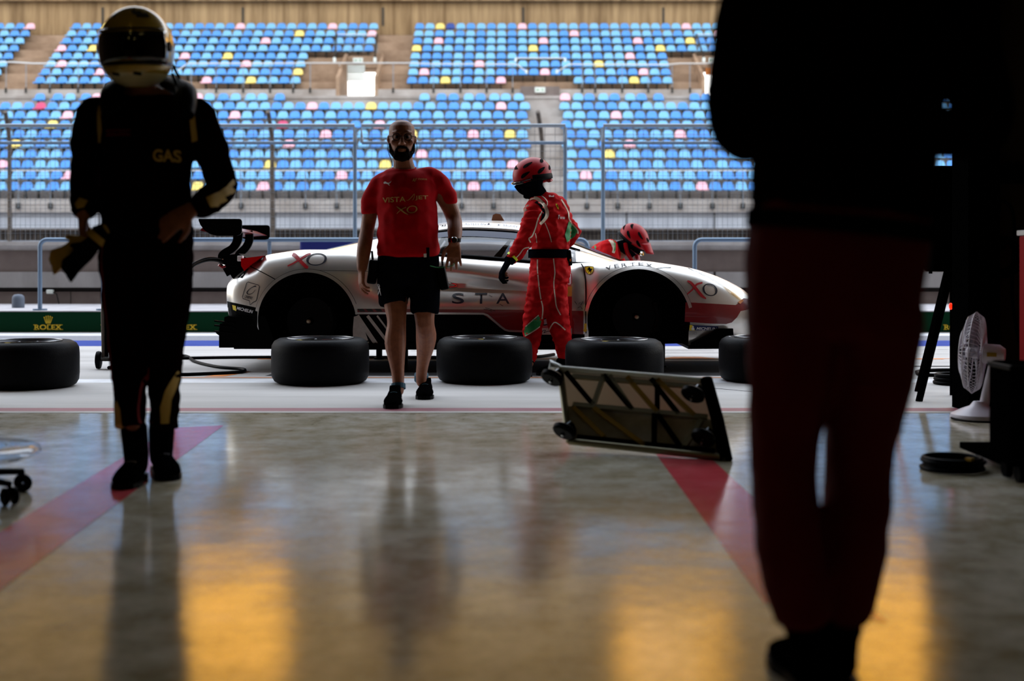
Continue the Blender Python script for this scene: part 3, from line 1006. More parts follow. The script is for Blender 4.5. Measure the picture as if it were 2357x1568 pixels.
# ------------------------------------------------------------------ racing car
M['pearl'] = mat('pearl_silver_paint', '#e2dfda', 0.30, metal=0.85, coat=0.4, col2='#d6d1ca', nscale=2)
M['pearl_dirty'] = mat('dirty_silver_paint', '#b3aaa0', 0.45, metal=0.1, col2='#c6bfb7', nscale=14)
M['carbon'] = mat('carbon_black', '#020202', 0.45, spec=0.04)
M['well_black'] = mat('wheel_well_black', '#020202', 0.9, spec=0.1)
M['car_maroon'] = mat('car_maroon', '#7a0d14', 0.3, coat=0.5)
M['car_red'] = mat('car_red', '#a5131d', 0.35, coat=0.3)
M['car_navy'] = mat('car_navy', '#10101f', 0.35)
M['car_yellow'] = mat('car_yellow', '#f0d21e', 0.4)
M['car_gold'] = mat('car_gold', '#c69a3e', 0.4)
M['decal_white'] = mat('decal_white', '#e8e8ea', 0.4)
M['decal_grey'] = mat('decal_grey', '#9a9aa0', 0.5)
M['michelin_blue'] = mat('sticker_blue', '#101c55', 0.4)
M['tail_red'] = mat('tail_lamp_red', '#d80c14', 0.12, coat=1.0)
M['chrome'] = mat('chrome', '#c9c9c9', 0.15, metal=1.0)
M['hub'] = mat('hub_steel', '#b9a98f', 0.4, metal=0.6)
M['disc'] = mat('brake_disc', '#0c0c0c', 0.6, metal=0.3, spec=.1)
M['window_tint'] = mat('window_tint_navy', '#0c2148', 0.15)
def glass_mat(name, tint, refl=0.12):
    m = bpy.data.materials.new(name); m.use_nodes = True
    n = m.node_tree; n.nodes.clear()
    o = n.nodes.new('ShaderNodeOutputMaterial'); t = n.nodes.new('ShaderNodeBsdfTransparent')
    g = n.nodes.new('ShaderNodeBsdfGlossy'); mx = n.nodes.new('ShaderNodeMixShader'); f = n.nodes.new('ShaderNodeFresnel')
    t.inputs[0].default_value = (*tint, 1); g.inputs['Roughness'].default_value = 0.04
    n.nodes.remove(f); f = n.nodes.new('ShaderNodeLayerWeight'); f.inputs['Blend'].default_value = 0.15
    mr = n.nodes.new('ShaderNodeMapRange'); mr.inputs['To Min'].default_value = .03; mr.inputs['To Max'].default_value = .7
    n.links.new(f.outputs['Facing'], mr.inputs[0])
    n.links.new(mr.outputs[0], mx.inputs[0]); n.links.new(t.outputs[0], mx.inputs[1]); n.links.new(g.outputs[0], mx.inputs[2])
    n.links.new(mx.outputs[0], o.inputs['Surface'])
    return m
M['glass'] = glass_mat('clear_polycarbonate', (0.86, 0.88, 0.9))
M['glass_amber'] = glass_mat('amber_tinted_windscreen', (0.80, 0.66, 0.48))

YC, YN = 11.28, 10.32
SN = F / YN
cx_ = lambda px, s_=SN: (px - CX) / s_
cz_ = lambda py, s_=SN: CH - (py - HY) / s_
car = empty('racing_car', (0, YC, 0), 'silver and maroon GT racing car raised on its jacks with the wheels off, nose right', 'car')

#          X      w     b     s     c
BODY = [(-2.30, 0.78, 0.30, 0.80, 0.80), (-2.24, 0.86, 0.24, 0.86, 0.83), (-2.10, 0.925, 0.21, 0.905, 0.86), (-1.90, 0.97, 0.20, 0.945, 0.90),
        (-1.63, 0.985, 0.195, 0.975, 0.93), (-1.35, 0.98, 0.195, 0.975, 0.95), (-1.05, 0.96, 0.195, 0.95, 0.93), (-0.6, 0.945, 0.195, 0.925, 0.90),
        (0.0, 0.94, 0.195, 0.885, 0.86), (0.35, 0.945, 0.195, 0.862, 0.84), (0.62, 0.965, 0.195, 0.872, 0.84), (0.80, 0.98, 0.195, 0.882, 0.84),
        (1.02, 0.985, 0.195, 0.886, 0.83), (1.25, 0.975, 0.20, 0.860, 0.80), (1.45, 0.94, 0.205, 0.825, 0.76), (1.62, 0.895, 0.21, 0.775, 0.70),
        (1.78, 0.83, 0.215, 0.710, 0.64), (1.90, 0.76, 0.22, 0.645, 0.58), (2.02, 0.66, 0.225, 0.55, 0.52), (2.12, 0.52, 0.235, 0.49, 0.46), (2.18, 0.36, 0.25, 0.44, 0.42)]
def body_section(X):
    w_, b_, s_, c_ = interp(BODY, X)
    h = s_ - b_
    P = [(0, b_), (.5 * w_, b_), (.88 * w_, b_), (.955 * w_, b_ + .03 * min(1, h / .5)), (.982 * w_, b_ + .2 * h), (w_, b_ + .45 * h), (.992 * w_, b_ + .66 * h),
         (.955 * w_, b_ + .85 * h), (.87 * w_, s_ - .012), (.76 * w_, s_), (.60 * w_, s_ * .55 + c_ * .45), (.40 * w_, c_ + .004), (0, c_)]
    return catmull([(y, z, 0) for y, z in P], 4)
def sstep(a, b, x):
    t = max(0, min(1, (x - a) / (b - a))); return t * t * (3 - 2 * t)
def body_point(X, y, z):
    # hollow running back through the door to the side intake
    t = sstep(0.55, -0.55, X) * sstep(-1.25, -0.80, X)
    if t > 0 and abs(y) > .5:
        zc = .63 + (.30 - X) * 0.075
        sg = .045 + .055 * sstep(0.3, -0.9, X)
        a = 0.085 * t * math.exp(-((z - zc) / sg) ** 2)
        y -= math.copysign(a, y)
    # crease of the front wing behind the arch
    t = math.exp(-((X - 0.585) / 0.05) ** 2) * sstep(.42, .6, z) * (1 - sstep(.78, .86, z))
    if abs(y) > .5: y -= math.copysign(0.045 * t, y)
    if X < -1.95:
        X += 0.15 * sstep(.66, .93, z) * sstep(-1.95, -2.2, X)
        X += 0.03 * sstep(.62, .30, z) * sstep(-1.95, -2.2, X)
    if X > 1.6:
        X += 0.10 * sstep(.62, .40, z) * sstep(1.6, 2.0, X) * (1 - 0.3 * abs(y))
    return (X, YC + y, z)
st = []
x = BODY[0][0]
while x < BODY[-1][0] - 1e-6: st.append(x); x += 0.04
st.append(BODY[-1][0])
rings = []
for X in st:
    half = body_section(X)
    pts = [(-p[0], p[1]) for p in half] + [(p[0], p[1]) for p in reversed(half[1:-1])]
    rings.append([body_point(X, y, z) for y, z in pts])
n_ = len(rings[0])
mb = MB()
mb.add([p for r_ in rings for p in r_], [(i * n_ + k, i * n_ + (k + 1) % n_, (i + 1) * n_ + (k + 1) % n_, (i + 1) * n_ + k) for i in range(len(rings) - 1) for k in range(n_)])
for r_, f in ((rings[0], 1), (rings[-1], -1)):
    c0 = sum((Vector(p) for p in r_), Vector()) / n_
    mb.add([c0] + list(r_), [(0, 1 + (k + 1) % n_, 1 + k) if f > 0 else (0, 1 + k, 1 + (k + 1) % n_) for k in range(n_)])
body_me = mb.mesh('body', [M['pearl'], M['well_black']])
BV = bvh_of(body_me)
ARCH = [(-1.625, .402, .392), (1.005, .412, .408)]
cut = MB()
for ax, az, ar in ARCH:
    for y0, y1 in ((YC - 1.2, YC - .50), (YC + .50, YC + 1.2)):
        cut.tube([(ax, y0, az), (ax, y1, az)], ar, 64)
    # open to the ground
    cut.add(*(lambda m_: (m_.v, m_.f))(MB().box((ax, YC - .85, .2), (2 * ar - .02, .70, .45))))
    cut.add(*(lambda m_: (m_.v, m_.f))(MB().box((ax, YC + .85, .2), (2 * ar - .02, .70, .45))))
cm = cut.mesh('cut', [M['well_black']])
o1 = bpy.data.objects.new('t1', body_me); COL.objects.link(o1)
o2 = bpy.data.objects.new('t2', cm); COL.objects.link(o2)
bo = o1.modifiers.new('b', 'BOOLEAN'); bo.object = o2; bo.operation = 'DIFFERENCE'; bo.solver = 'EXACT'; bo.use_self = True
bo.material_mode = 'TRANSFER'
res = eval_mesh(o1, 'body_shell')
drop(o1); drop(o2)
res.materials.clear(); res.materials.append(M['pearl']); res.materials.append(M['well_black'])
# faces of the wells (inside the arch cylinders) are black, so is the underside
for p in res.polygons:
    c = p.center
    blk = abs(p.normal.z) > .8 and c.z < .3 and p.normal.z < 0
    for ax, az, ar in ARCH:
        if math.hypot(c.x - ax, c.z - az) < ar - .001 + (.02 if abs(p.normal.y) < .5 else 0) and abs(c.y - YC) < .97:
            if abs(abs(math.hypot(c.x - ax, c.z - az)) - ar) < .012 or abs(c.y - YC) < .52 or (abs(c.z - az) > 0 and abs(p.normal.y) < .3): blk = True
    p.material_index = 1 if blk else 0
smooth_by_angle(res, 32)
shell = link_mesh('body_shell', res, car)

# greenhouse
#        X      c      wr    zr     wb    zb
GH = [(-1.62, .985, .30, .965, .45, .93), (-1.30, 1.062, .36, 1.03, .62, .93), (-1.0, 1.135, .43, 1.092, .72, .93), (-.72, 1.197, .475, 1.157, .765, .925),
      (-.37, 1.238, .50, 1.200, .78, .915), (0.0, 1.230, .495, 1.186, .785, .885), (.25, 1.168, .475, 1.118, .785, .865), (.55, 1.055, .44, 1.005, .76, .855),
      (.80, .955, .40, .915, .70, .85), (1.0, .872, .34, .855, .60, .845)]
def G(X, v):
    c_, wr, zr_, wb, zb_ = interp(GH, X)
    sgn = -1 if v < 0 else 1
    a = abs(v)
    if a <= .5:
        t = a / .5
        y = wr * t; z = zr_ + (c_ - zr_) * math.cos(t * PI / 2) ** 1.1
    else:
        t = (a - .5) / .5
        y = wr + (wb - wr) * t + .03 * math.sin(t * PI); z = zr_ + (zb_ - zr_) * t
    return Vector((X, YC + sgn * y, z))
def gh_patch(x0, x1, v0, v1, nx=18, nv=10, lift=0.0):
    mb = MB()
    vs = []
    for j in range(nv + 1):
        for i in range(nx + 1):
            X = x0(j / nv) + (x1(j / nv) - x0(j / nv)) * i / nx if callable(x0) else x0 + (x1 - x0) * i / nx
            v = v0 + (v1 - v0) * j / nv
            p = G(X, v)
            if lift:
                q = Vector((X * .0, YC, .8)); dd = Vector((0, p.y - YC, p.z - .8)).normalized(); p = p + dd * lift
            vs.append(p)
    return mb.add(vs, [(j * (nx + 1) + i, j * (nx + 1) + i + 1, (j + 1) * (nx + 1) + i + 1, (j + 1) * (nx + 1) + i) for j in range(nv) for i in range(nx)])
def solid(me_obj, t):
    m_ = me_obj.modifiers.new('thickness', 'SOLIDIFY'); m_.thickness = t; m_.offset = -1
    return me_obj
solid(gh_patch(-.98, .10, -.60, .60, 28, 20).build('roof', M['pearl'], car, smooth=180), .02)
gh_patch(-1.6, -.98, -.46, .46, 14, 12).build('rear_window', M['glass_amber'], car, smooth=180)
gh_patch(.10, .98, -.47, .47, 18, 14).build('windscreen', M['glass_amber'], car, smooth=180)
for sgn in (-1, 1):
    # window, its dark frame and tinted upper band
    win = gh_patch(-.72, .52, sgn * .60, sgn * .985, 24, 8).build('side_window', M['glass'], car, smooth=180)
    gh_patch(-.72, .35, sgn * .60, sgn * .70, 24, 3, lift=.004).build('tint_band', M['window_tint'], win, smooth=180)
    fr = MB()
    bn = lambda t, v: G(-.78 + 1.36 * t, sgn * v)
    top = [G(-.80 + (1.36) * t / 20, sgn * .605) for t in range(21)]
    bot = [G(-.80 + (1.55) * t / 20, sgn * 1.0) for t in range(21)]
    fr.tube(top, (.011, .011), 8); fr.tube(bot, .022, 8)
    fr.tube([G(-.76, sgn * (.6 + .4 * t / 8)) for t in range(9)], .016, 8)
    fr.build('window_seal', M['carbon'], win, smooth=60)
    # painted flank behind the window, pillar ahead of it
    solid(gh_patch(-1.6, -.74, sgn * .44, sgn * 1.02, 18, 10, lift=.004).build('rear_quarter', M['pearl'], car, smooth=180), .015)
    solid(gh_patch(.08, 1.0, sgn * .455, sgn * .60, 20, 4, lift=.003).build('windscreen_pillar', M['pearl'], car, smooth=180), .012)
    solid(gh_patch(.52, 1.0, sgn * .60, sgn * 1.02, 10, 8, lift=.002).build('front_quarter', M['pearl'], car, smooth=180), .01)
    MB().tube([G(.1 + .9 * t / 12, sgn * .455) for t in range(13)], .008, 6).build('windscreen_seal', M['carbon'], car)
# roof antenna fin, cabin cage, seat and wipers seen through the glass
c = G(-.12, 0)
MB().prism([(c.x - .06, c.z - .01), (c.x - .045, c.z + .05), (c.x - .02, c.z + .062), (c.x + .02, c.z + .055), (c.x + .06, c.z - .01)], YC - .04, YC + .04).build('roof_fin', mat('copper_plastic', '#8d5a3c', 0.5), car)
mb = MB()
for y in (-.55, .55):
    mb.tube([(-.75, YC + y, .80), (-.55, YC + y * .88, 1.10), (-.1, YC + y * .85, 1.13), (.30, YC + y * .9, 1.02), (.62, YC + y, .82)], .018, 8)
    mb.tube([(-.55, YC + y * .88, 1.10), (-.45, YC + y * .9, .80)], .018, 8)
mb.tube([(-.55, YC - .48, 1.10), (-.55, YC + .48, 1.10)], .018, 8)
mb.tube([(.30, YC - .48, 1.02), (.30, YC + .48, 1.02)], .018, 8)
mb.tube([(-.55, YC + .48, 1.10), (-.70, YC - .4, .82)], .016, 8)
mb.build('roll_cage', M['carbon'], car, smooth=60)
MB().tube([(-.45, YC + .30, .80), (-.50, YC + .30, .95), (-.53, YC + .30, 1.04)], [(.17, .05), (.20, .06), (.12, .05)], 12, hint=(0, 1, 0)).build('seat_back', M['carbon'], car, smooth=60)
mb = MB().box((0, YC, .80), (1.7, 1.45, .12), bev=.02)
mb.build('cabin_sill', M['carbon'], car)
MB().prism([(-.17, .90), (-.02, 1.065), (.0, 1.055), (-.04, .99), (-.09, .91), (-.15, .86), (-.2, .87), (-.19, .93)], YC - .62, YC - .60).build('door_mirror_arm', M['carbon'], car)

def dcl(name, polys, m, off=.003, d=None, bvh=None, parent=None, cuts=.05):
    """polys in photo pixels of the car's near side"""
    k = F / (d or YN)
    P = ([((x - CX) / k, CH - (y - HY) / k) for x, y in polys[0]], polys[1])
    return decal(name, P, m, (0, YC - 1.5, 0), (1, 0, 0), (0, 0, 1), (0, 1, 0), bvh or BV, parent or shell, cuts=cuts, off=off)
def ftext(txt, x0, y0, x1, y1, shear=0, rot=0, bold=0.0, spacing=1.0):
    """lettering between pixel (x0, y0) top-left and (x1, y1) bottom-right; y grows downward"""
    t = text_polys(txt, shear=shear, bold=bold, spacing=spacing)
    t = fit_polys(t, 0, 0, x1 - x0, y1 - y0)
    V = []
    c, s_ = math.cos(rot), math.sin(rot)
    for x, y in t[0]:
        V.append((x0 + x * c - y * s_, y1 - (x * s_ + y * c)))
    return V, t[1]
# --- colour fields of the livery
dcl('maroon_side_field', flat_poly([(823, 711), (1200, 713.5), (1343, 716), (1343, 800), (1000, 800), (823, 790)]), M['car_maroon'], .002)
dcl('black_sill_field', flat_poly([(815, 724), (985, 724), (1113, 725), (1163, 762), (1216, 767), (1346, 770), (1346, 806), (812, 806)]), M['carbon'], .0035)
dcl('silver_stripe', stroke_polys([(818, 721), (985, 721.5), (1112, 722.5), (1122, 726), (1152, 752), (1163, 760), (1172, 762.5), (1225, 764)], 4.5), M['pearl'], .005)
for a, b, w_ in (((822, 727), (868, 798), 10), ((846, 727), (900, 800), 7), ((868, 727), (914, 790), 4)):
    dcl('diagonal_stripe', stroke_polys([a, b], w_), M['pearl_dirty'], .005)
dcl('silver_wedge', flat_poly([(815, 729), (822, 727), (836, 750), (846, 782), (852, 800), (812, 800), (812, 760)]), M['pearl_dirty'], .0045)
for x in (823, 842, 862): dcl('maroon_dash', flat_poly([(x, 711), (x + 13, 711), (x + 19, 717.5), (x + 6, 717.5)]), M['dark_steel'], .006)
dcl('front_maroon_field', flat_poly([(1578, 696), (1640, 699.5), (1700, 703.5), (1712, 697), (1722, 688), (1735, 690), (1760, 700), (1745, 712), (1712, 718), (1703, 732), (1690, 744), (1676, 747.5), (1640, 746), (1576, 741)]), M['car_maroon'], .002)
dcl('bumper_black_field', flat_poly([(500, 693), (540, 699), (592, 709), (592, 715), (590, 760), (500, 760)]), M['carbon'], .002, cuts=.012)
# --- panel gaps
def line(pts, wd=1.3, m='carbon', off=.0065): dcl('panel_gap', soft_stroke(pts, wd), M[m], off, cuts=.03)
line([(1337, 604), (1344, 615), (1348, 640), (1349, 680), (1348, 720), (1349, 768)], 2.2)
line([(566, 613.5), (600, 626), (639, 646)], 2.0)
line([(727, 622.5), (820, 624), (860, 625)], .8)
line([(1504, 625), (1512, 619), (1528, 616), (1548, 615.5)], 1.1)
line([(1504, 625), (1503, 630)], 1.2)
line([(1590, 617), (1640, 640), (1690, 672)], .8)
# --- wheel arch lips
for (ax, az, ar), a0, a1 in ((ARCH[0], 20, 168), (ARCH[1], 14, 170)):
    P = [((ax + (ar + .013) * math.cos(math.radians(a0 + (a1 - a0) * k / 40))), (az + (ar + .013) * math.sin(math.radians(a0 + (a1 - a0) * k / 40)))) for k in range(41)]
    decal('arch_lip', stroke_polys(P, .026), M['pearl'], (0, YC - 1.5, 0), (1, 0, 0), (0, 0, 1), (0, 1, 0), BV, shell, cuts=.03, off=.012)
    P2 = [((ax + (ar + .027) * math.cos(math.radians(a0 + (a1 - a0) * k / 40))), (az + (ar + .027) * math.sin(math.radians(a0 + (a1 - a0) * k / 40)))) for k in range(41)]
    decal('arch_seam', stroke_polys(P2, .004), M['dark_steel'], (0, YC - 1.5, 0), (1, 0, 0), (0, 0, 1), (0, 1, 0), BV, shell, cuts=.03, off=.006)
# --- writing
X1 = soft_stroke([(669, 585), (676, 588), (690, 601), (703, 613), (709, 616.5)], [7, 8.5, 7.5, 7.5, 5])
X2 = soft_stroke([(712, 584), (703, 587), (688, 597), (674, 606), (661, 612.5)], [4, 5, 3.5, 3.5, 3])
dcl('letter_x', X1, M['car_red'], .005); dcl('letter_x', X2, M['car_red'], .0055)
dcl('letter_o', ring_polys(727, 597, 23.5, 14.5, 5.5, 2.2, 40, tilt=-0.12), M['car_navy'], .006)
X1 = soft_stroke([(1583.5, 647), (1592, 651), (1604, 665), (1617, 681), (1627, 688)], [3, 6, 6.5, 6.5, 3])
X2 = soft_stroke([(1620, 651), (1606, 655), (1596, 666), (1582, 677.5)], [4, 4.5, 3.5, 2.5])
dcl('letter_x', X1, M['car_red'], .005); dcl('letter_x', X2, M['car_red'], .0055)
dcl('letter_o', ring_polys(1637.5, 667.5, 18, 14.5, 4.5, 2.2, 40, tilt=0.15), M['car_navy'], .006)
dcl('small_text', ftext('TOTAL', 1631, 656, 1645, 659.5), M['car_navy'], .006)
for ch, x, y, wd, r in (('V', 1398, 622, 13, 24), ('E', 1416.5, 616.5, 11, 12), ('R', 1433, 614, 12, 7), ('T', 1452, 612, 13, 2), ('E', 1471.5, 611.5, 12, -4), ('X', 1488, 613, 15, -10)):
    dcl('vertex_letter', ftext(ch, x, y - 7.5, x + wd, y, rot=math.radians(r)), M['car_navy'], .006)
for ch, x, wd in (('V', 942, 30), ('I', 1006, 4.5), ('S', 1040, 28), ('T', 1093, 28), ('A', 1142, 31)):
    dcl('door_letter', ftext(ch, x, 675, x + wd, 699.5, bold=.008), M['car_navy'], .006)
bub = [(568, 649.5), (594, 656.5), (596.5, 660), (590, 691), (587, 694), (582, 696), (574, 702.5), (572, 692.5), (556.5, 688), (555, 684), (565, 651.5)]
dcl('pay_bubble', stroke_polys(bub, 1.5, closed=True), M['car_navy'], .006)
sw = [(588, 659), (584, 659.5), (578, 662), (571, 667), (566.5, 673), (568, 677), (574, 677.5), (581, 674), (587, 667), (588.5, 662), (585, 660.5), (581, 663)]
dcl('pay_swirl', soft_stroke(sw[:9], [3.2, 2.2, 1.2, 1.4, 2.4, 2, 1.3, 1.0, .8]), M['car_navy'], .006)
dcl('pay_text', ftext('UNIPAY', 560.5, 679, 580, 686.5, rot=math.radians(-12), bold=.02), M['car_navy'], .006)
dcl('tyre_sticker', flat_poly([(528, 703), (538, 705), (539, 717), (530, 714)]), M['car_yellow'], .005)
dcl('tyre_sticker_text', ftext('MICHELIN', 540, 706, 581, 713.5, shear=.2, rot=math.radians(-12), bold=.02), M['decal_white'], .006)
dcl('tyre_sticker', flat_poly([(1588, 748.5), (1657, 752.5), (1656, 762), (1588, 761)]), M['michelin_blue'], .005)
dcl('tyre_sticker', flat_poly([(1588, 748.5), (1595, 749), (1601, 761), (1588, 761)]), M['car_yellow'], .006)
dcl('tyre_figure', join_polys(ring_polys(1596, 752.5, 2, 2, 1.9, 1.9, 10), ring_polys(1596, 757.5, 3.6, 3.4, 3.4, 3.3, 12)), M['decal_white'], .007)
dcl('tyre_sticker_text', ftext('MICHELIN', 1604, 753.5, 1653, 760, shear=.25, rot=math.radians(-2), bold=.02), M['decal_white'], .007)
dcl('small_text', ring_polys(1602, 768, 4, 3, .8, .8, 16), M['decal_grey'], .005)
shield = [(1347.5, 614), (1357, 612.8), (1367.5, 614), (1366.8, 622), (1363, 629), (1356.5, 632), (1350.5, 627), (1347.8, 620)]
dcl('shield_badge', flat_poly(shield), M['car_yellow'], .007)
dcl('badge_outline', stroke_polys(shield, .9, closed=True), M['car_navy'], .008)
dcl('badge_horse', flat_poly([(1354, 617.3), (1357, 615.5), (1359, 614.6), (1360, 617), (1361.5, 619.5), (1363.5, 617.6), (1364.7, 620.3), (1362.7, 620.9), (1362, 624), (1361.4, 628.3), (1359.9, 628.4), (1360, 624.5), (1357.8, 626.3), (1356.5, 628), (1355.6, 627.2), (1357.3, 623.5), (1356.3, 621.8), (1353.5, 623), (1352.6, 622), (1355.3, 620), (1352.2, 619.6), (1352.4, 618.5), (1355.8, 618.6)]), M['carbon'], .009)
# class badge, championship strip and number panel on the door
dcl('number_panel', flat_poly([(1222, 683), (1316.5, 683), (1316.5, 756), (1222, 756)]), M['car_red'], .005)
dcl('strip_panel', flat_poly([(1222, 660), (1316.5, 660), (1316.5, 682), (1222, 682)]), M['car_gold'], .005)
for y in (664, 669, 674, 678): dcl('strip_dash', flat_poly([(1288 + (y - 664), y), (1306, y), (1303, y + 2.2), (1286 + (y - 664), y + 2.2)]), M['car_maroon'], .006)
dcl('lower_panel', flat_poly([(1222, 756), (1316.5, 756), (1316.5, 771), (1222, 771)]), M['pearl_dirty'], .005)
dcl('signature', soft_stroke([(1246, 768), (1250, 762), (1256, 761), (1252, 767), (1262, 763), (1270, 766)], 1.5), M['car_navy'], .006)
rr = [(1250, 628), (1312, 626.5), (1315.5, 630), (1316, 652), (1313, 656), (1252, 657), (1248, 653), (1247, 631)]
dcl('class_badge', flat_poly(rr), M['decal_white'], .006); dcl('class_badge_border', stroke_polys(rr, 1.6, closed=True), M['car_red'], .007)
dcl('class_letters', ftext('LM', 1254, 632, 1311, 652, bold=.012), M['car_red'], .007)
dcl('race_number', ftext('54', 1236, 690, 1311, 750, bold=.09), M['carbon'], .006)
dcl('race_number_fill', ftext('54', 1238.5, 692.5, 1308.5, 747.5, bold=.03), M['decal_grey'], .0075)
dcl('tow_arrow', flat_poly([(1344.5, 745), (1350.5, 745), (1350, 759), (1353, 759), (1346.5, 766), (1341.5, 759), (1344.5, 759)]), M['car_yellow'], .008)
for pts in ([(1323, 694), (1328, 701)], [(1332, 700), (1336, 696), (1337, 703), (1342, 694)], [(1330, 709), (1336, 706), (1341, 712)], [(1117, 709), (1126, 711), (1140, 716)], [(1113, 712), (1124, 713), (1132, 717)], [(1126, 680), (1133, 684)], [(868, 655), (872, 661)], [(802, 677), (806, 681)], [(1150, 700), (1158, 705)]):
    dcl('scuff_mark', stroke_polys(pts, 1.0), M['carbon'], .0055, cuts=.02)
dcl('side_intake_rim', soft_stroke([(1020, 662), (1040, 661), (1049, 659.5), (1046, 655), (1032, 651.5), (1012, 650)], 1.6), M['chrome'], .006)
dcl('side_intake', flat_poly([(1012, 651.5), (1032, 652.5), (1043, 655.5), (1046, 658.5), (1030, 660), (1010, 660)]), M['pearl_dirty'], .005)
# names along the roof edge
rb = bvh_of(gh_patch(-.98, .10, -.62, 0, 28, 20).mesh('t'))
def rtext(name, txt, x0, y0, x1, y1, rot, mt=M['michelin_blue']):
    dcl(name, ftext(txt, x0, y0, x1, y1, rot=math.radians(rot), bold=.01), mt, .004, d=10.82, bvh=rb, parent=shell, cuts=.03)
rtext('roof_name', 'M. FLOHR', 990, 519, 1028, 524, 6)
rtext('roof_name', 'F. CASTELLACCI', 1052, 514, 1130, 518.5, 0)
rtext('roof_name', 'D. RIGON', 1146, 515, 1190, 519.5, -6)
# tail lamp, rear recess
dcl('tail_lamp_surround', flat_poly([(538, 590), (588, 589), (566, 614), (552, 640), (538, 640)]), M['carbon'], .004)
tl = MB().prism([(cx_(549), cz_(595)), (cx_(603), cz_(588.5)), (cx_(592), cz_(596)), (cx_(571), cz_(611)), (cx_(557), cz_(624)), (cx_(549.5), cz_(612))], YC - .87, YC - .70)
tl.build('tail_lamp', M['tail_red'], car)
MB().box((cx_(544), YC - .80, cz_(595)), (.045, .05, .045), bev=.006).build('lamp_housing', M['decal_white'], car)
# headlamp and orange marker near the nose
dcl('headlamp', flat_poly([(1668, 657), (1700, 676), (1716, 690), (1712, 694), (1690, 678)]), M['glass_amber'], .006)
dcl('side_marker', flat_poly([(1706, 697), (1718, 690), (1722, 694), (1712, 701)]), M['orange_paint'], .006)
# splitter, canards, skirt, diffuser
mb = MB()
pl = [(1.40, -.93), (1.75, -.90), (2.0, -.80), (2.2, -.60), (2.29, -.3), (2.3, 0)]
poly = [(x, YC + y) for x, y in pl] + [(x, YC - y) for x, y in reversed(pl[:-1])]
mb.prism(poly, .185, .205, 'z')
mb.build('splitter', M['carbon'], car)
MB().prism([(cx_(1592), cz_(790)), (cx_(1640), cz_(766)), (cx_(1652), cz_(757)), (cx_(1689), cz_(757)), (cx_(1690), cz_(774)), (cx_(1735), cz_(787)), (cx_(1735), cz_(795)), (cx_(1592), cz_(797))], YC - .93, YC - .88).build('canard', M['carbon'], car)
mb = MB().box((-.31, YC - .90, .205), (1.85, .10, .05), bev=.01); mb.build('side_skirt', M['carbon'], car)
MB().box((-.31, YC + .90, .205), (1.85, .10, .05), bev=.01).build('side_skirt', M['carbon'], car)
sn2 = F / (YC - .9)
dz = [(532, 728), (612, 728), (640, 803), (540, 803), (540, 800), (506, 800), (506, 772), (498, 766), (506, 762), (508, 745), (518, 742), (518, 730), (528, 727)]
MB().prism([((x - CX) / sn2, CH - (y - HY) / sn2) for x, y in dz], YC - .93, YC + .93).build('diffuser', M['carbon'], car)
mb = MB()
for y in (742, 752, 766): mb.box((cx_(515), YC - .935, cz_(y)), (.16, .02, .012), Matrix.Rotation(.12, 3, 'Y'))
mb.build('diffuser_slat', M['black_plastic'], car)
# rear wing
sw_ = F / (YC - .85)
ep = [(458, 504), (551, 504), (555, 505.5), (557, 510), (557, 534), (554, 540), (546, 543), (500, 543), (484, 539), (471, 530), (462, 518), (458, 508)]
wing = empty('rear_wing', (0, 0, 0)); wing.parent = car
def wpt(x, y, s_=sw_): return ((x - CX) / s_, CH - (y - HY) / s_)
MB().prism([wpt(*p) for p in ep], YC - .862, YC - .845).build('endplate', M['carbon'], wing)
MB().prism([(wpt(*p)[0] - .095, wpt(*p)[1]) for p in ep], YC + .845, YC + .862).build('endplate', M['carbon'], wing)
af = [(-2.50, 1.13), (-2.46, 1.165), (-2.38, 1.18), (-2.28, 1.165), (-2.18, 1.125), (-2.3, 1.115), (-2.42, 1.11)]
mb = MB(); 
vs = [(x, YC - .85, z) for x, z in af] + [(x - .095, YC + .85, z) for x, z in af]
k = len(af); mb.add(vs, [tuple(range(k)), tuple(range(2 * k - 1, k - 1, -1))] + [(i, i + k, (i + 1) % k + k, (i + 1) % k) for i in range(k)])
mb.build('wing_plane', M['car_maroon'], wing)
MB().prism([wpt(x, y) for x, y in ((507, 588), (545, 584), (575, 600), (560, 640), (548, 652), (530, 640), (512, 608))], YC - .78, YC - .50).build('rear_fascia', M['carbon'], car)
def neck(pts, ws, y, m_):
    s_ = F / y
    P = stroke_polys([((x - CX) / s_, CH - (q - HY) / s_) for x, q in pts], [w_ / s_ for w_ in ws])
    n = len(P[0]) // 2
    outline = [P[0][2 * i] for i in range(n)] + [P[0][2 * i + 1] for i in range(n - 1, -1, -1)]
    MB().prism(outline, y - .012, y + .012).build('swan_neck', m_, wing)
c1 = catmull([(548, 536, 0), (546, 556, 0), (535, 572, 0), (517, 583, 0), (511, 593, 0), (520, 612, 0), (531, 632, 0)], 4)
neck([(p.x, p.y) for p in c1], [22 - 4 * min(i, 8) / 8 for i in range(len(c1))], YC - .42, M['carbon'])
c1 = catmull([(572, 532, 0), (574, 552, 0), (566, 570, 0), (552, 584, 0), (546, 596, 0)], 4)
neck([(p.x, p.y) for p in c1], [18] * len(c1), YC + .10, M['carbon'])
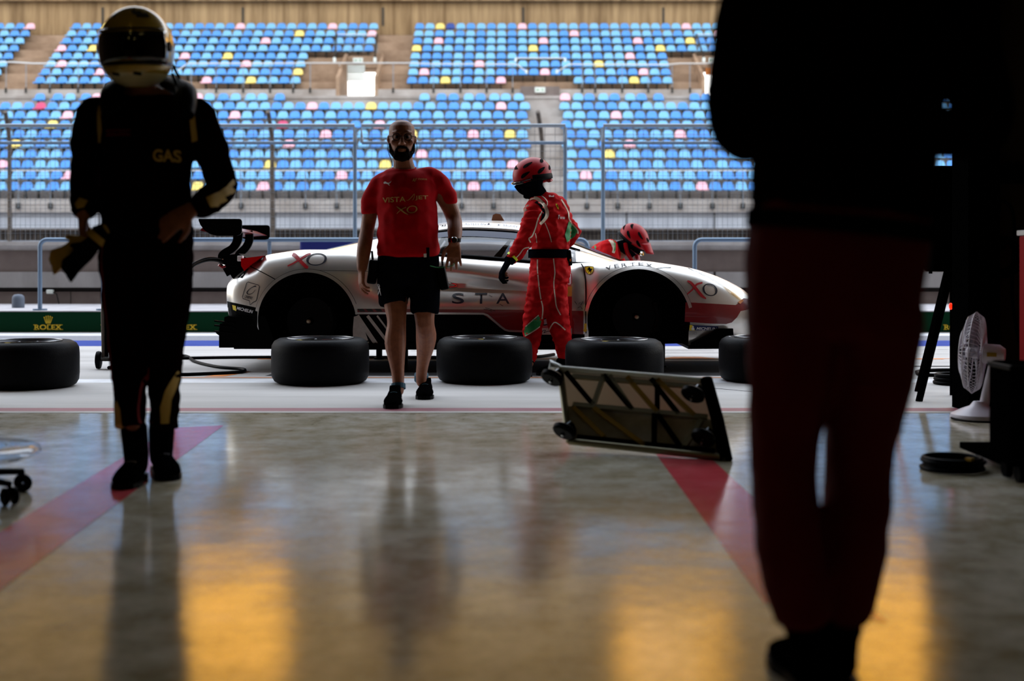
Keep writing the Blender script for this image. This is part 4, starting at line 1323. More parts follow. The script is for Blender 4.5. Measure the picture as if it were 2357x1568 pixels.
# hubs, brake discs, calipers in the open wells
for (ax, az), s1 in (((-1.63, .40), -1), ((1.0, .435), -1), ((-1.63, .40), 1), ((1.0, .435), 1)):
    y = YC + s1 * .72
    dsk = MB().lathe([(.03, -.02), (.19, -.02), (.19, .02), (.03, .02)], (ax, y, az), (0, 1, 0), 32, closed=True).build('brake_disc', M['disc'], car, smooth=40)
    MB().lathe([(.001, -.10), (.022, -.10), (.03, -.08), (.034, -.03), (.07, -.02), (.07, .02)], (ax, y + (0 if s1 < 0 else .0), az), (0, -s1 * -1, 0), 20).build('hub', M['well_black'], car, smooth=40)
    MB().ball((ax, y + s1 * .115, az), (.019, .015, .017), 14, 8).build('hub_nut', M['hub'], car, smooth=180)
    MB().tube([(ax + .16, y, az + .12), (ax + .19, y, az), (ax + .16, y, az - .12)], [(.035, .05)] * 3, 8).build('brake_caliper', M['disc'], car)
# far rear tyre still fitted, showing below the tail
TR = .355
def tyre_prof(R=.355, W=.31, r0=.235):
    s_ = .035
    return [(r0, 0), (R - .055, -.004), (R - .022, .014), (R - .004, .045), (R, .09), (R, W - .09), (R - .004, W - .045), (R - .022, W - .014), (R - .055, W + .004), (r0, W), (r0 - .006, W - .012), (r0 - .006, .012)]
M['rubber'] = mat('slick_rubber', '#040405', 0.5, spec=0.06, col2='#08080a', nscale=30, bump=.0012, bscale=120)
MB().lathe(tyre_prof(), (-1.66, YC + .60, TR + .02), (0, 1, 0), 48, closed=True).build('fitted_tyre', M['rubber'], car, smooth=40)
# jack legs
for x, y in ((-.86, -.84), (1.25, -.4), (1.25, .4), (-1.2, .5)):
    j = MB().cyl((x, YC + y, 0.0), (x, YC + y, .22), .028, n=14).build('jack_leg', M['carbon'], car)
    MB().cyl((x, YC + y, 0), (x, YC + y, .015), .05, n=14).build('jack_foot', M['carbon'], j)
# air hose plugged into the tail
c0 = PX(521, 605, 10.75)
root = empty('air_hose', c0 - Vector((0, 0, 0)), 'black air hose with orange coupling plugged into the car tail', 'hose')
P = [PX(*q) for q in ((527, 608, 10.75), (515, 604, 10.7), (500, 598, 10.6), (480, 597, 10.5), (460, 602, 10.4), (440, 613, 10.2), (420, 640, 10.0), (400, 720, 9.95), (392, 790, 9.9), (395, 845, 9.95))]
MB().tube(catmull(P, 5), .019, 8).build('hose', M['black_plastic'], root, smooth=60)
MB().tube([PX(536, 618, 10.78), PX(524, 607, 10.74), PX(512, 602, 10.69)], .022, 10).build('coupling', M['orange_paint'], root, smooth=60)
MB().tube([PX(522, 612, 10.72), PX(512, 616, 10.7), (PX(503, 610, 10.68))], .009, 6).build('lever', M['car_red'], root)
MB().tube([PX(520, 605, 10.70), PX(517, 604, 10.69)], .027, 10).build('collar', M['chrome'], root)

# ------------------------------------------------------------------ loose slick tyres lying flat in front of the car
M['rim'] = mat('rim_alloy', '#3b3b3e', 0.3, metal=0.8)
M['rim_edge'] = mat('rim_edge', '#b9bcc0', 0.3, metal=0.9)
def make_tyre():
    root = empty('racing_tyre', (0, 0, 0))
    ty = MB().lathe(tyre_prof(.352, .315, .232), (0, 0, .004), n=72, closed=True).build('tyre', M['rubber'], root, smooth=40)
    # sidewall print and coloured tags on the upper side
    for a0, a1, m_, nm, r0, r1 in ((-118, -110, M['car_yellow'], 'sidewall_tag', .255, .285), (-140, -122, M['michelin_blue'], 'sidewall_tag', .262, .282), (62, 69, M['car_yellow'], 'sidewall_tag', .255, .285), (-84, -60, M['decal_grey'], 'sidewall_text', .268, .276), (-52, -40, M['decal_grey'], 'sidewall_text', .266, .278), (100, 128, M['decal_grey'], 'sidewall_text', .266, .278)):
        mb = MB(); n = 6
        vs = [((r0 if j == 0 else r1) * math.cos(math.radians(a0 + (a1 - a0) * i / n)), (r0 if j == 0 else r1) * math.sin(math.radians(a0 + (a1 - a0) * i / n)), .3232 + (.0006 if j == 0 else 0.0014)) for j in (0, 1) for i in range(n + 1)]
        mb.add(vs, [(i, i + 1, n + 2 + i, n + 1 + i) for i in range(n)])
        mb.build(nm, m_, ty, recalc=False)
    rm = MB().lathe([(.232, .008), (.238, .0), (.228, -.004 + .008), (.215, .03), (.208, .12), (.205, .24), (.216, .30), (.232, .318), (.240, .326), (.234, .322), (.226, .31), (.205, .29), (.20, .24), (.20, .12), (.208, .02)], (0, 0, 0), n=60, closed=True).build('rim', M['rim'], root, smooth=40)
    MB().ring((0, 0, .325), .236, .004, n=60, m=6).build('rim_flange', M['rim_edge'], rm, smooth=60)
    for k in range(10):
        a = 2 * PI * k / 10
        d_ = Vector((math.cos(a), math.sin(a), 0)); s_ = Vector((-math.sin(a), math.cos(a), 0))
        for q in (-.025, .025):
            pass
        MB().tube([d_ * .05 + Vector((0, 0, .235)), d_ * .13 + Vector((0, 0, .262)), d_ * .205 + Vector((0, 0, .30))], [(.014, .012), (.010, .010), (.013, .012)], 8).build('spoke', M['rim'], rm, smooth=60)
    MB().lathe([(.028, .20), (.06, .20), (.06, .25), (.04, .262), (.028, .255)], (0, 0, 0), n=28, closed=True).build('centre_ring', M['rim_edge'], rm, smooth=40)
    return root
ty0 = make_tyre()
def place_tyre(px, dc, rz, label, first=[True]):
    loc = Vector(((px - CX) / F * dc, dc, 0.0))
    o = ty0 if first[0] else copy_obj(ty0)
    first[0] = False
    o.location = loc; o.rotation_euler = (0, 0, rz)
    tag(o, label, 'wheel', 'slick racing wheels lying flat in the pit lane')
place_tyre(62, 9.13, .3, 'slick racing wheel lying flat at the left edge, nearest of the row')
place_tyre(737.5, 9.45, 0, 'slick racing wheel lying flat between the driver and the bald man')
place_tyre(1115, 9.56, .35, 'slick racing wheel lying flat just right of the bald man legs')
place_tyre(1414, 9.32, .1, 'slick racing wheel lying flat behind the tipped dolly')
place_tyre(1765, 9.62, 1.1, 'slick racing wheel lying flat partly behind the silhouetted person on the right')
# ------------------------------------------------------------------ people
M['skin'] = mat('skin', '#8e5638', 0.5, spec=.3, col2='#7a452c', nscale=25)
M['beard'] = mat('beard_dark', '#0e0805', 0.9, spec=.05)
M['eye_white'] = mat('eye_white', '#5a5048', 0.5, spec=.1)
M['red_cotton'] = mat('red_cotton', '#b4000e', 0.85, spec=.1, col2='#a0000a', nscale=12, bump=.001, bscale=60)
M['red_suit'] = mat('red_suit_cloth', '#c40810', 0.8, spec=.12, col2='#a8060a', nscale=10, bump=.0015, bscale=40)
M['green_suit'] = mat('green_suit_cloth', '#0b7a38', 0.7)
M['cream_suit'] = mat('cream_suit_cloth', '#d9c9b4', 0.7, col2='#c8b59d', nscale=10)
M['black_cloth'] = mat('black_cloth', '#0a0b0f', 0.85, spec=0, bump=.001, bscale=50)
M['dark_suit'] = mat('dark_suit_cloth', '#0c0305', 0.85, spec=0, bump=.001, bscale=50)
M['dark_red_suit'] = mat('dark_red_suit_cloth', '#6e070e', 0.75, spec=.2, bump=.001, bscale=50)
M['tan_suit'] = mat('tan_suit_cloth', '#b38f35', 0.7)
M['gold_print'] = mat('gold_print', '#c9a45a', 0.5)
M['white_print'] = mat('white_print', '#e6e0da', 0.5)
M['helmet_gold'] = mat('helmet_gold', '#b8982e', 0.25, coat=.7, metal=.2)
M['helmet_dark'] = mat('helmet_dark_pattern', '#1d170a', 0.25, coat=.7)
M['helmet_white'] = mat('helmet_cream', '#c9bd86', 0.3, coat=.6)
M['helmet_red'] = mat('helmet_red', '#9c0412', 0.35, spec=.2)
M['visor'] = mat('dark_visor', '#040404', 0.06, coat=1.0)
M['hi_vis'] = mat('hi_vis_yellow', '#dcf020', 0.5)
M['shoe_black'] = mat('shoe_black', '#050506', 0.6, spec=0)
M['sock_teal'] = mat('sock_teal', '#1c4a5c', 0.8)
M['orange_cloth'] = mat('orange_cloth', '#d9701a', 0.7)

def ease(P, R, n=4):
    """dense path with radii; P points, R (a, b) radii"""
    D = catmull([Vector(p) for p in P], n)
    RR = catmull([Vector((r[0], r[1], 0)) if isinstance(r, (tuple, list)) else Vector((r, r, 0)) for r in R], n)
    return D, [(max(.002, q.x), max(.002, q.y)) for q in RR]
def limb(mb, P, R, hint=None, n=16, ends=True):
    D, RR = ease(P, R)
    mb.tube(D, RR, n, hint=hint)
    if ends:
        for i in (0, -1):
            mb.ball(D[i], (RR[i][0] * .97, RR[i][1] * .97, min(RR[i]) * .97), 14, 8)
    return mb
def rotm(yaw=0, pitch=0, roll=0):
    """yaw about Z, then pitch (nod down positive when facing -Y), roll"""
    return Matrix.Rotation(yaw, 3, 'Z') @ Matrix.Rotation(pitch, 3, 'X') @ Matrix.Rotation(roll, 3, 'Y')
HEAD = [(-.120, .018, -.058, .016), (-.110, .034, -.055, .030), (-.088, .049, -.034, .056), (-.055, .060, -.012, .078), (-.015, .068, .000, .089), (.022, .074, .006, .095),
        (.056, .077, .009, .097), (.084, .070, .010, .089), (.104, .052, .010, .068), (.116, .026, .010, .036), (.119, .004, .010, .006)]
def head(mb, c, Rm, s=1.0, face=True):
    vs = []; n = 24
    for z, rx, yc, ry in HEAD:
        for k in range(n):
            a = 2 * PI * k / n
            vs.append(Vector(c) + Rm @ (Vector((rx * math.cos(a), yc + ry * math.sin(a), z)) * s))
    fs = [(i * n + k, i * n + (k + 1) % n, (i + 1) * n + (k + 1) % n, (i + 1) * n + k) for i in range(len(HEAD) - 1) for k in range(n)]
    fs += [tuple(reversed(range(n))), tuple(range((len(HEAD) - 1) * n, len(HEAD) * n))]
    mb.add(vs, fs)
    T = lambda x, y, z: Vector(c) + Rm @ (Vector((x, y, z)) * s)
    for sx_ in (-1, 1):
        mb.tube([T(sx_ * .068, .012, -.028), T(sx_ * .080, .016, .0), T(sx_ * .078, .020, .026)], [(.007, .012), (.010, .019), (.007, .012)], 10)
    if face:
        mb.tube([T(0, -.084, .026), T(0, -.100, .0), T(0, -.114, -.022)], [.008 * s, .011 * s, .015 * s], 10); mb.ball(T(0, -.110, -.022), (.017 * s, .013 * s, .012 * s))
        for sx_ in (-1, 1):
            mb.ball(T(sx_ * .015, -.100, -.025), .009 * s, 8, 6)
            mb.tube([T(sx_ * .008, -.086, .040), T(sx_ * .032, -.083, .046), T(sx_ * .056, -.064, .040)], [.008, .009, .007], 8)
            mb.ball(T(sx_ * .045, -.062, -.012), (.022 * s, .018 * s, .018 * s))
            mb.ball(T(sx_ * .031, -.078, .014), (.015 * s, .011 * s, .010 * s), 10, 8)
        mb.tube([T(-.026, -.082, -.056), T(0, -.096, -.055), T(.026, -.082, -.056)], [.005, .009, .005], 8)
        mb.tube([T(-.022, -.080, -.066), T(0, -.093, -.067), T(.022, -.080, -.066)], [.005, .009, .005], 8)
        mb.ball(T(0, -.078, -.098), (.022 * s, .018 * s, .018 * s))
    return T
def hand(mb, wrist, d, nrm, thumb=1, curl=.5, s=1.0, spread=.10):
    """d: along the hand, nrm: palm normal (fingers curl towards it), thumb: +1/-1 side"""
    w_ = Vector(wrist); d = Vector(d).normalized(); nrm = Vector(nrm); nrm = (nrm - d * nrm.dot(d)).normalized()
    sd = d.cross(nrm) * thumb
    mb.tube([w_ - d * .02 * s, w_ + d * .02 * s, w_ + d * .055 * s, w_ + d * .088 * s], [(.028 * s, .020 * s), (.036 * s, .018 * s), (.042 * s, .016 * s), (.040 * s, .013 * s)], 14, hint=sd)
    mb.ball(w_ + d * .088 * s, .013 * s, 8, 6)
    for i, (o_, L) in enumerate(((.031, .070), (.0105, .080), (-.0105, .074), (-.030, .058))):
        base = w_ + d * (.082 - .004 * abs(i - 1)) * s + sd * o_ * s
        dd = (d + sd * (o_ / .031) * spread).normalized()
        c_ = curl * (1 + .13 * i)
        pts = [base - dd * .015 * s, base]; cur = base
        ang = c_ * .5
        for q, f in enumerate((.45, .32, .25)):
            v = dd * math.cos(ang) + nrm * math.sin(ang)
            cur = cur + v * L * f * s; pts.append(cur); ang += c_
        mb.tube(pts, [.0098 * s, .0098 * s, .0092 * s, .0086 * s, .0072 * s], 10, hint=sd)
        mb.ball(pts[-1], .0074 * s, 8, 6)
    b = w_ + d * .022 * s + sd * .026 * s
    p1 = b + (sd * .75 + d * .6 + nrm * .25).normalized() * .036 * s
    p2 = p1 + (sd * .35 + d * .9 + nrm * (.2 + .4 * curl)).normalized() * .032 * s
    p3 = p2 + (sd * .1 + d * .9 + nrm * (.3 + .6 * curl)).normalized() * .026 * s
    mb.tube([b - sd * .01 * s, b, p1, p2, p3], [.014 * s, .015 * s, .012 * s, .0105 * s, .008 * s], 10)
    mb.ball(p3, .0082 * s, 8, 6)
def shoe(name, heel, toe, m, parent, high=.10, w_=.048, lift=0.0, sole=None, laces=None, shaft=None):
    """heel and toe on the ground plane points"""
    heel, toe = Vector(heel), Vector(toe)
    d = toe - heel; L = d.length; d.normalize()
    up = Vector((0, 0, 1)); sd = d.cross(up).normalized(); up = sd.cross(d)
    mb = MB()
    secs = [(.00, .030, .030, .045), (.06, .036, .040, .05), (.25, .038, .050, .058), (.45, .040, .042, .050), (.65, .050, .034, .040), (.85, .047, .027, .032), (.97, .034, .020, .026), (1.0, .02, .014, .022)]
    P = [heel + d * (t * L) + up * z for t, a, b, z in secs]
    mb.tube(P, [(a * w_ / .048, b) for t, a, b, z in secs], 16, hint=sd)
    mb.tube([heel + d * (.14 * L) + up * .05, heel + d * (.15 * L) + up * high, heel + d * .14 * L + up * (high + .02)] if shaft is None else [heel + d * .16 * L + up * .05, heel + d * .16 * L + up * .10, Vector(shaft)], [(.034, .042), (.036, .044), (.034, .040)] if shaft is None else [(.046, .050), (.050, .054), (.052, .054)], 16, hint=sd)
    me = organic(mb, name, .008, m, smooth=3)
    o = link_mesh(name, me, parent)
    mb = MB(); P2 = []
    for t, a in ((-.01, .028), (.05, .036), (.25, .036), (.45, .038), (.65, .051), (.85, .048), (.97, .034), (1.02, .012)):
        P2.append((t, a * w_ / .048))
    vs = []
    for z in (0, .022):
        for t, a in P2: vs.append(heel + d * t * L + sd * a + up * z)
        for t, a in reversed(P2): vs.append(heel + d * t * L - sd * a + up * z)
    n = 2 * len(P2)
    mb.add(vs, [tuple(range(n)), tuple(range(2 * n - 1, n - 1, -1))] + [(i, (i + 1) % n, (i + 1) % n + n, i + n) for i in range(n)])
    mb.build('sole', sole or M['black_plastic'], o)
    if laces:
        mb = MB()
        for k in range(4):
            c = heel + d * (.50 + .07 * k) * L + up * (.085 - .009 * k)
            mb.tube([c - sd * .02, c + up * .004, c + sd * .02], .0022, 5)
        mb.build('laces', laces, o)
    return o
def pdecal(name, polys, m, D, me, parent, off=.004, cuts=.03, ray=(0, 1, 0), back=1.0):
    k = F / D
    P = ([((x - CX) / k, CH - (y - HY) / k) for x, y in polys[0]], polys[1])
    return decal(name, P, m, (0, D - back, 0), (1, 0, 0), (0, 0, 1), ray, me if isinstance(me, BVHTree) else bvh_of(me), parent, cuts=cuts, off=off)

# ===== bald man in red shirt walking towards the camera
D = 8.1
Q = lambda x, y, dy=0: PX(x, y, D + dy)
man = empty('person', (Q(935, 900).x, D, 0), 'bald bearded man in glasses, red T-shirt and dark shorts, walking towards the camera', 'person')
mb = MB()
hc = Q(925, 323, -.02)
RH = rotm(yaw=.10, pitch=.06)
TH = head(mb, hc, RH, 1.06)
limb(mb, [Q(927, 345, .02), Q(928, 372, .03), Q(932, 400, .05)], [(.060, .062), (.062, .064), (.078, .07)], hint=(1, 0, 0))
limb(mb, [Q(932, 398, .05), Q(934, 430, .04), Q(937, 500, .03), Q(938, 570, .03), Q(940, 605, .03)], [(.085, .055), (.14, .08), (.15, .10), (.15, .10), (.12, .09)], hint=(1, 0, 0))
limb(mb, [Q(886, 422, .05), Q(858, 468, .06), Q(847, 520, .06), Q(838, 575, -.02), Q(833, 618, -.06)], [.045, .050, .044, .045, .032])
limb(mb, [Q(984, 420, .05), Q(1022, 455, .08), Q(1044, 502, .08), Q(1047, 535, .0), Q(1045, 560, -.06)], [.045, .052, .048, .046, .034])
hand(mb, Q(833, 620, -.06), (-.03, -.10, -1), (.9, .4, 0), thumb=-1, curl=.45, s=1.05, spread=.14)
hand(mb, Q(1046, 560, -.06), (-.02, -.25, -1), (0, .9, -.3), thumb=-1, curl=.28, s=1.08, spread=.2)
limb(mb, [Q(908, 625, .03), Q(910, 690, -.02), Q(913, 742, -.06), Q(910, 790, -.06), Q(915, 850, -.08), Q(917, 885, -.10), Q(917, 900, -.12)], [(.07, .08), (.075, .08), (.058, .062), (.066, .070), (.042, .048), (.036, .040), (.034, .04)])
limb(mb, [Q(972, 625, .03), Q(975, 690, .0), Q(978, 742, -.02), Q(981, 780, .12), Q(974, 830, .25), Q(970, 862, .33), Q(970, 880, .35)], [(.07, .08), (.075, .08), (.058, .062), (.064, .070), (.042, .048), (.036, .040), (.034, .04)])
body = link_mesh('body', organic(mb, 'body', .005, M['skin'], smooth=3), man)
for sx_ in (-1, 1):
    MB().ball(TH(sx_ * .031, -.083, .015), .011).build('eye', M['eye_white'], body, smooth=180)
    MB().ball(TH(sx_ * .031, -.0925, .014), (.005, .003, .005)).build('pupil', M['black_plastic'], body, smooth=180)
# beard over jaw and chin
mb = MB()
mb.tube([TH(-.070, -.005, -.02), TH(-.064, -.035, -.065), TH(-.035, -.075, -.100), TH(0, -.088, -.108), TH(.035, -.075, -.100), TH(.064, -.035, -.065), TH(.070, -.005, -.02)], [(.007, .009), (.012, .013), (.018, .020), (.020, .022), (.018, .020), (.012, .013), (.007, .009)], 12)
mb.tube([TH(-.034, -.080, -.06), TH(-.024, -.092, -.044), TH(0, -.103, -.040), TH(.024, -.092, -.044), TH(.034, -.080, -.06)], [.008, .008, .007, .008, .008], 8)
mb.ball(TH(0, -.088, -.088), (.034, .016, .024))
for sx_ in (-1, 1): mb.ball(TH(sx_ * .032, -.078, -.068), (.012, .014, .022))
link_mesh('beard', organic(mb, 'beard', .005, M['beard'], smooth=2, wrinkle=.002, wscale=60), body)
gl = MB()
for sx_ in (-1, 1):
    gl.ring(TH(sx_ * .033, -.104, .016), .023, .0022, axis=RH @ Vector((0, 1, 0)), n=20, m=6)
    gl.tube([TH(sx_ * .056, -.102, .02), TH(sx_ * .078, -.06, .02), TH(sx_ * .082, .01, .018)], .0022, 6)
gl.tube([TH(-.011, -.107, .02), TH(.011, -.107, .02)], .0022, 6)
g_ = gl.build('glasses', M['black_plastic'], man)
for sx_ in (-1, 1):
    MB().lathe([(.0005, 0), (.022, .0)], TH(sx_ * .033, -.104, .016), RH @ Vector((0, 1, 0)), 18).build('lens', glass_mat('spectacle_lens', (.45, .42, .40)), g_, recalc=False)
MB().tube(catmull([TH(.082, .01, 0), TH(.088, -.01, -.04), TH(.080, -.05, -.075), TH(.055, -.09, -.07)], 4), .0018, 6).build('headset_wire', M['black_plastic'], man)
MB().tube(catmull([TH(-.082, .01, -.02), TH(-.078, .02, -.07), TH(-.06, .03, -.12), TH(-.055, .03, -.15)], 4), .002, 6).build('earpiece_cord', M['black_plastic'], man)
# shirt
mb = MB()
limb(mb, [Q(931, 391, .05), Q(931, 398, .05), Q(932, 408, .05), Q(934, 440, .03), Q(937, 490, .02), Q(939, 540, .01), Q(940, 590, .01)], [(.088, .078), (.145, .088), (.180, .10), (.190, .125), (.184, .138), (.190, .146), (.194, .142)], hint=(1, 0, 0), ends=False)
limb(mb, [Q(900, 414, .05), Q(882, 417, .05), Q(865, 436, .055), Q(855, 462, .06), Q(850, 480, .06)], [.050, .056, .060, .058, .056])
limb(mb, [Q(968, 410, .05), Q(990, 408, .06), Q(1012, 426, .07), Q(1026, 446, .08), Q(1033, 456, .08)], [.055, .060, .063, .060, .058])
shirt_me = organic(mb, 't_shirt', .011, M['red_cotton'], smooth=12, wrinkle=.008, wscale=5, wstretch=(1, 1, 1.6), seed=3)
shirt = link_mesh('t_shirt', shirt_me, man)
def wbvh(o):
    off = world_loc(o)
    me_ = o.data
    return BVHTree.FromPolygons([v.co + off for v in me_.vertices], [list(p.vertices) for p in me_.polygons])
sb = wbvh(shirt)
DS = D - .13
def sd_(name, polys, m, off=.003): return pdecal(name, polys, m, DS, sb, shirt, off=off)
sd_('shirt_lettering', ftext('VISTA', 879, 454, 933, 466, bold=.002, rot=math.radians(2)), M['gold_print'])
sd_('shirt_lettering', ftext('JET', 955, 450, 984, 461, bold=.002, rot=math.radians(2)), M['gold_print'])
sd_('shirt_wing_mark', soft_stroke([(935, 461), (940, 460), (947, 453), (953, 446), (952, 456), (948, 461)], [.6, 1.2, 1.3, .8, 1.2, .6]), M['gold_print'])
sd_('letter_x', join_polys(soft_stroke([(912, 475), (920, 481), (930, 489), (939, 494)], [1, 2.6, 2.6, 1.4]), soft_stroke([(934, 477), (926, 481), (918, 487), (913, 492)], [2, 1.6, 1.4, 1])), M['gold_print'])
sd_('letter_o', ring_polys(948, 482, 12, 8.5, 2.8, 1.3, 30, tilt=-.2), M['gold_print'])
sd_('cat_mark', flat_poly([(880, 418), (884, 416), (889, 419), (894, 419.5), (899, 415), (896.5, 420), (893, 422), (896, 427), (893, 425), (889, 422), (884, 421), (881, 422)]), M['white_print'])
sd_('team_mark', ftext('AF', 947, 409, 958, 417, shear=.3), M['gold_print'])
sd_('team_mark', ftext('CORSE', 961, 409, 981, 412.5), M['gold_print'])
sd_('team_mark', stroke_polys([(946, 421), (956, 419.5), (982, 420)], .7), M['red_suit'])
MB().ring(Q(930, 388, .035), .072, .006, axis=(0, -.25, 1), n=28).build('collar', M['red_cotton'], shirt, smooth=60)
# shorts
mb = MB()
limb(mb, [Q(940, 582, .02), Q(940, 600, .02), Q(940, 630, .02), Q(940, 655, .02)], [(.185, .135), (.19, .138), (.185, .135), (.14, .12)], hint=(1, 0, 0), ends=False)
limb(mb, [Q(903, 630, .02), Q(904, 665, .0), Q(905, 702, -.03)], [(.095, .115), (.092, .11), (.088, .10)], hint=(1, 0, 0), ends=False)
limb(mb, [Q(977, 630, .02), Q(978, 670, .0), Q(978, 722, -.02)], [(.095, .115), (.092, .11), (.087, .10)], hint=(1, 0, 0), ends=False)
shorts = link_mesh('shorts', organic(mb, 'shorts', .011, M['black_cloth'], smooth=4, wrinkle=.005, wscale=8, seed=8), man)
hb = wbvh(shorts)
pdecal('shorts_print', join_polys(soft_stroke([(867, 656), (873, 664), (878, 680)], [1, 2, 1]), soft_stroke([(876, 664), (869, 680)], 1.2), ring_polys(870, 660, 4.5, 6, 1.4, .9, 16)), M['white_print'], D - .05, hb, shorts)
# things on his belt, watch, badge
for px, py, nm in ((858, 626, 'left'), (1019, 640, 'right')):
    c = Q(px, py, -.02)
    r_ = MB().box(c, (.055, .075, .15), rotm(roll=.12 if px < 900 else -.2), bev=.012).build('radio_pouch', M['black_plastic'], man)
    MB().cyl(c + Vector((.0, 0, .07)), c + Vector((-.005, 0, .13)), .007, n=8).build('antenna', M['black_plastic'], r_)
MB().box(Q(985, 583, -.16), (.02, .015, .07), bev=.003).build('badge_clip', M['black_plastic'], man)
MB().box(Q(981, 588, -.165), (.03, .004, .022), rotm(roll=-.1)).build('badge', M['white_print'], man)
c = Q(1046, 553, -.055)
wt = MB().tube([c + Vector((0, 0, .012)), c - Vector((0, 0, .012))], [(.040, .040), (.040, .040)], 20).build('watch_strap', M['black_plastic'], man)
MB().lathe([(.0005, .008), (.018, .008), (.021, .0)], c + Vector((.0, -.040, 0)), (.1, -1, 0), 20).build('watch_face', M['chrome'], wt)
MB().tube(catmull([Q(1046, 605, -.1), Q(1040, 612, -.1), Q(1010, 616, -.06), Q(990, 612, -.1)], 4), .0025, 6).build('cord', M['green_suit'], man)
shoe('trainer', (Q(914, 900).x * 1, 7.99, 0), (Q(915, 900).x - .0, 7.72, 0), M['shoe_black'], man, w_=.056, laces=M['sock_teal'])
shoe('trainer', (Q(971, 900).x, 8.52, 0), (Q(972, 900).x, 8.25, 0), M['shoe_black'], man, w_=.056, laces=M['sock_teal'])
MB().tube([Q(970, 862, .36), Q(970, 875, .38)], [.046, .047], 16).build('sock', M['sock_teal'], man)
MB().tube([Q(917, 884, -.10), Q(917, 895, -.11)], [.044, .045], 16).build('sock', M['sock_teal'], man)

# ===== helmeted driver walking towards the camera on the left
D = 5.12
Q = lambda x, y, dy=0: PX(x, y, D + dy)
drv = empty('person', (Q(335, 1100).x, D, 0), 'racing driver silhouetted in gold full-face helmet and dark suit, hand on hip', 'person')
mb = MB()
head(mb, Q(316, 120), rotm(yaw=-.05), 1.0, face=False)
limb(mb, [Q(320, 150), Q(330, 215)], [.06, .065])
limb(mb, [Q(334, 235, .02), Q(336, 330), Q(337, 450), Q(338, 540), Q(338, 570)], [(.13, .07), (.14, .09), (.13, .09), (.13, .09), (.10, .07)], hint=(1, 0, 0))
limb(mb, [Q(222, 265, .03), Q(198, 395, .07), Q(190, 440, .02), Q(192, 492, -.08)], [.055, .042, .042, .030])
limb(mb, [Q(455, 265, .03), Q(508, 425, .10), Q(475, 462, .0), Q(432, 488, -.10)], [.055, .042, .042, .030])
hand(mb, Q(192, 492, -.08), (.0, -.1, -1), (.9, .2, 0), thumb=-1, curl=1.0, s=1.05)
hand(mb, Q(436, 486, -.11), (-.8, -.1, -.55), (0, 1, -.2), thumb=1, curl=.25, s=1.05)
for hx, kx, ax, dd in ((290, 291, 305, -.06), (388, 382, 373, .12)):
    limb(mb, [Q(hx, 600, .0), Q(kx, 790, dd * .3), Q(ax, 930, dd), Q(ax, 975, dd)], [.06, .05, .036, .033])
body = link_mesh('body', organic(mb, 'body', .008, M['skin'], smooth=3), drv)
mb = MB()
limb(mb, [Q(334, 222, .02), Q(334, 236, .02), Q(335, 262, .02), Q(336, 310, .0), Q(336, 380, .0), Q(337, 450, 0), Q(338, 520, 0), Q(338, 600, 0), Q(338, 650, 0)], [(.12, .09), (.165, .10), (.205, .12), (.195, .13), (.178, .125), (.172, .12), (.176, .125), (.178, .13), (.12, .11)], hint=(1, 0, 0), ends=False)
limb(mb, [Q(222, 268, .03), Q(205, 330, .05), Q(200, 400, .07), Q(196, 445, .02), Q(195, 478, -.06)], [.078, .070, .060, .057, .050])
limb(mb, [Q(450, 268, .03), Q(480, 330, .06), Q(503, 395, .10), Q(510, 428, .09), Q(490, 455, .0), Q(462, 472, -.07)], [.078, .070, .062, .060, .056, .050])
for side in (0, 1):
    if side == 0: P = [Q(284, 585, .0), Q(286, 680, 0), Q(290, 760, -.01), Q(291, 820, -.02), Q(299, 900, -.04), Q(299, 950, -.05), Q(300, 983, -.06)]
    else: P = [Q(390, 585, .0), Q(388, 680, 0), Q(384, 760, .03), Q(381, 820, .05), Q(378, 900, .09), Q(378, 950, .11), Q(378, 983, .12)]
    limb(mb, P, [(.092, .11), (.084, .10), (.074, .085), (.066, .078), (.060, .072), (.057, .068), (.056, .066)], hint=(1, 0, 0), ends=False)
suit = link_mesh('racing_suit', organic(mb, 'racing_suit', .012, M['dark_suit'], smooth=4, wrinkle=.006, wscale=7, wstretch=(1, 1, 1.5), seed=11), drv)
ub = wbvh(suit)
def ud(name, polys, m, off=.006, d_=.08): return pdecal(name, polys, m, D - d_, ub, suit, off=off, cuts=.018)
ud('suit_lettering', ftext('GAS', 360, 346, 415, 374, bold=.03), M['tan_suit'])
ud('chest_patch', stroke_polys([(249, 302), (310, 302), (310, 314), (249, 314)], 2, closed=True), M['dark_red_suit'])
ud('chest_lettering', ftext('RACING', 253, 305, 306, 312), M['dark_red_suit'])
ud('shoulder_stripe', flat_poly([(217, 240), (228, 238), (236, 300), (232, 330), (224, 328)]), M['tan_suit'])
ud('shoulder_stripe', flat_poly([(432, 240), (444, 240), (446, 320), (434, 325)]), M['tan_suit'])
ud('elbow_panel', flat_poly([(520, 402), (534, 412), (540, 430), (532, 455), (510, 472), (488, 478), (478, 455), (500, 440), (512, 425)]), M['tan_suit'])
ud('cuff_panel', flat_poly([(350, 985), (352, 945), (366, 905), (380, 880), (392, 860), (396, 870), (376, 930), (368, 985)]), M['tan_suit'])
ud('cuff_panel', flat_poly([(268, 985), (266, 935), (274, 920), (284, 940), (290, 985)]), M['tan_suit'])
ud('cuff_panel', flat_poly([(398, 985), (400, 940), (410, 900), (414, 940), (412, 985)]), M['tan_suit'])
ud('side_piping', soft_stroke([(445, 560), (441, 640), (430, 740), (420, 830), (416, 900)], 5), M['dark_red_suit'])
ud('side_piping', soft_stroke([(233, 520), (236, 620), (243, 720), (253, 820), (263, 900)], 5), M['dark_red_suit'])
ud('knee_piping', soft_stroke([(331, 850), (324, 900), (322, 950), (328, 985)], 4), M['dark_red_suit'])
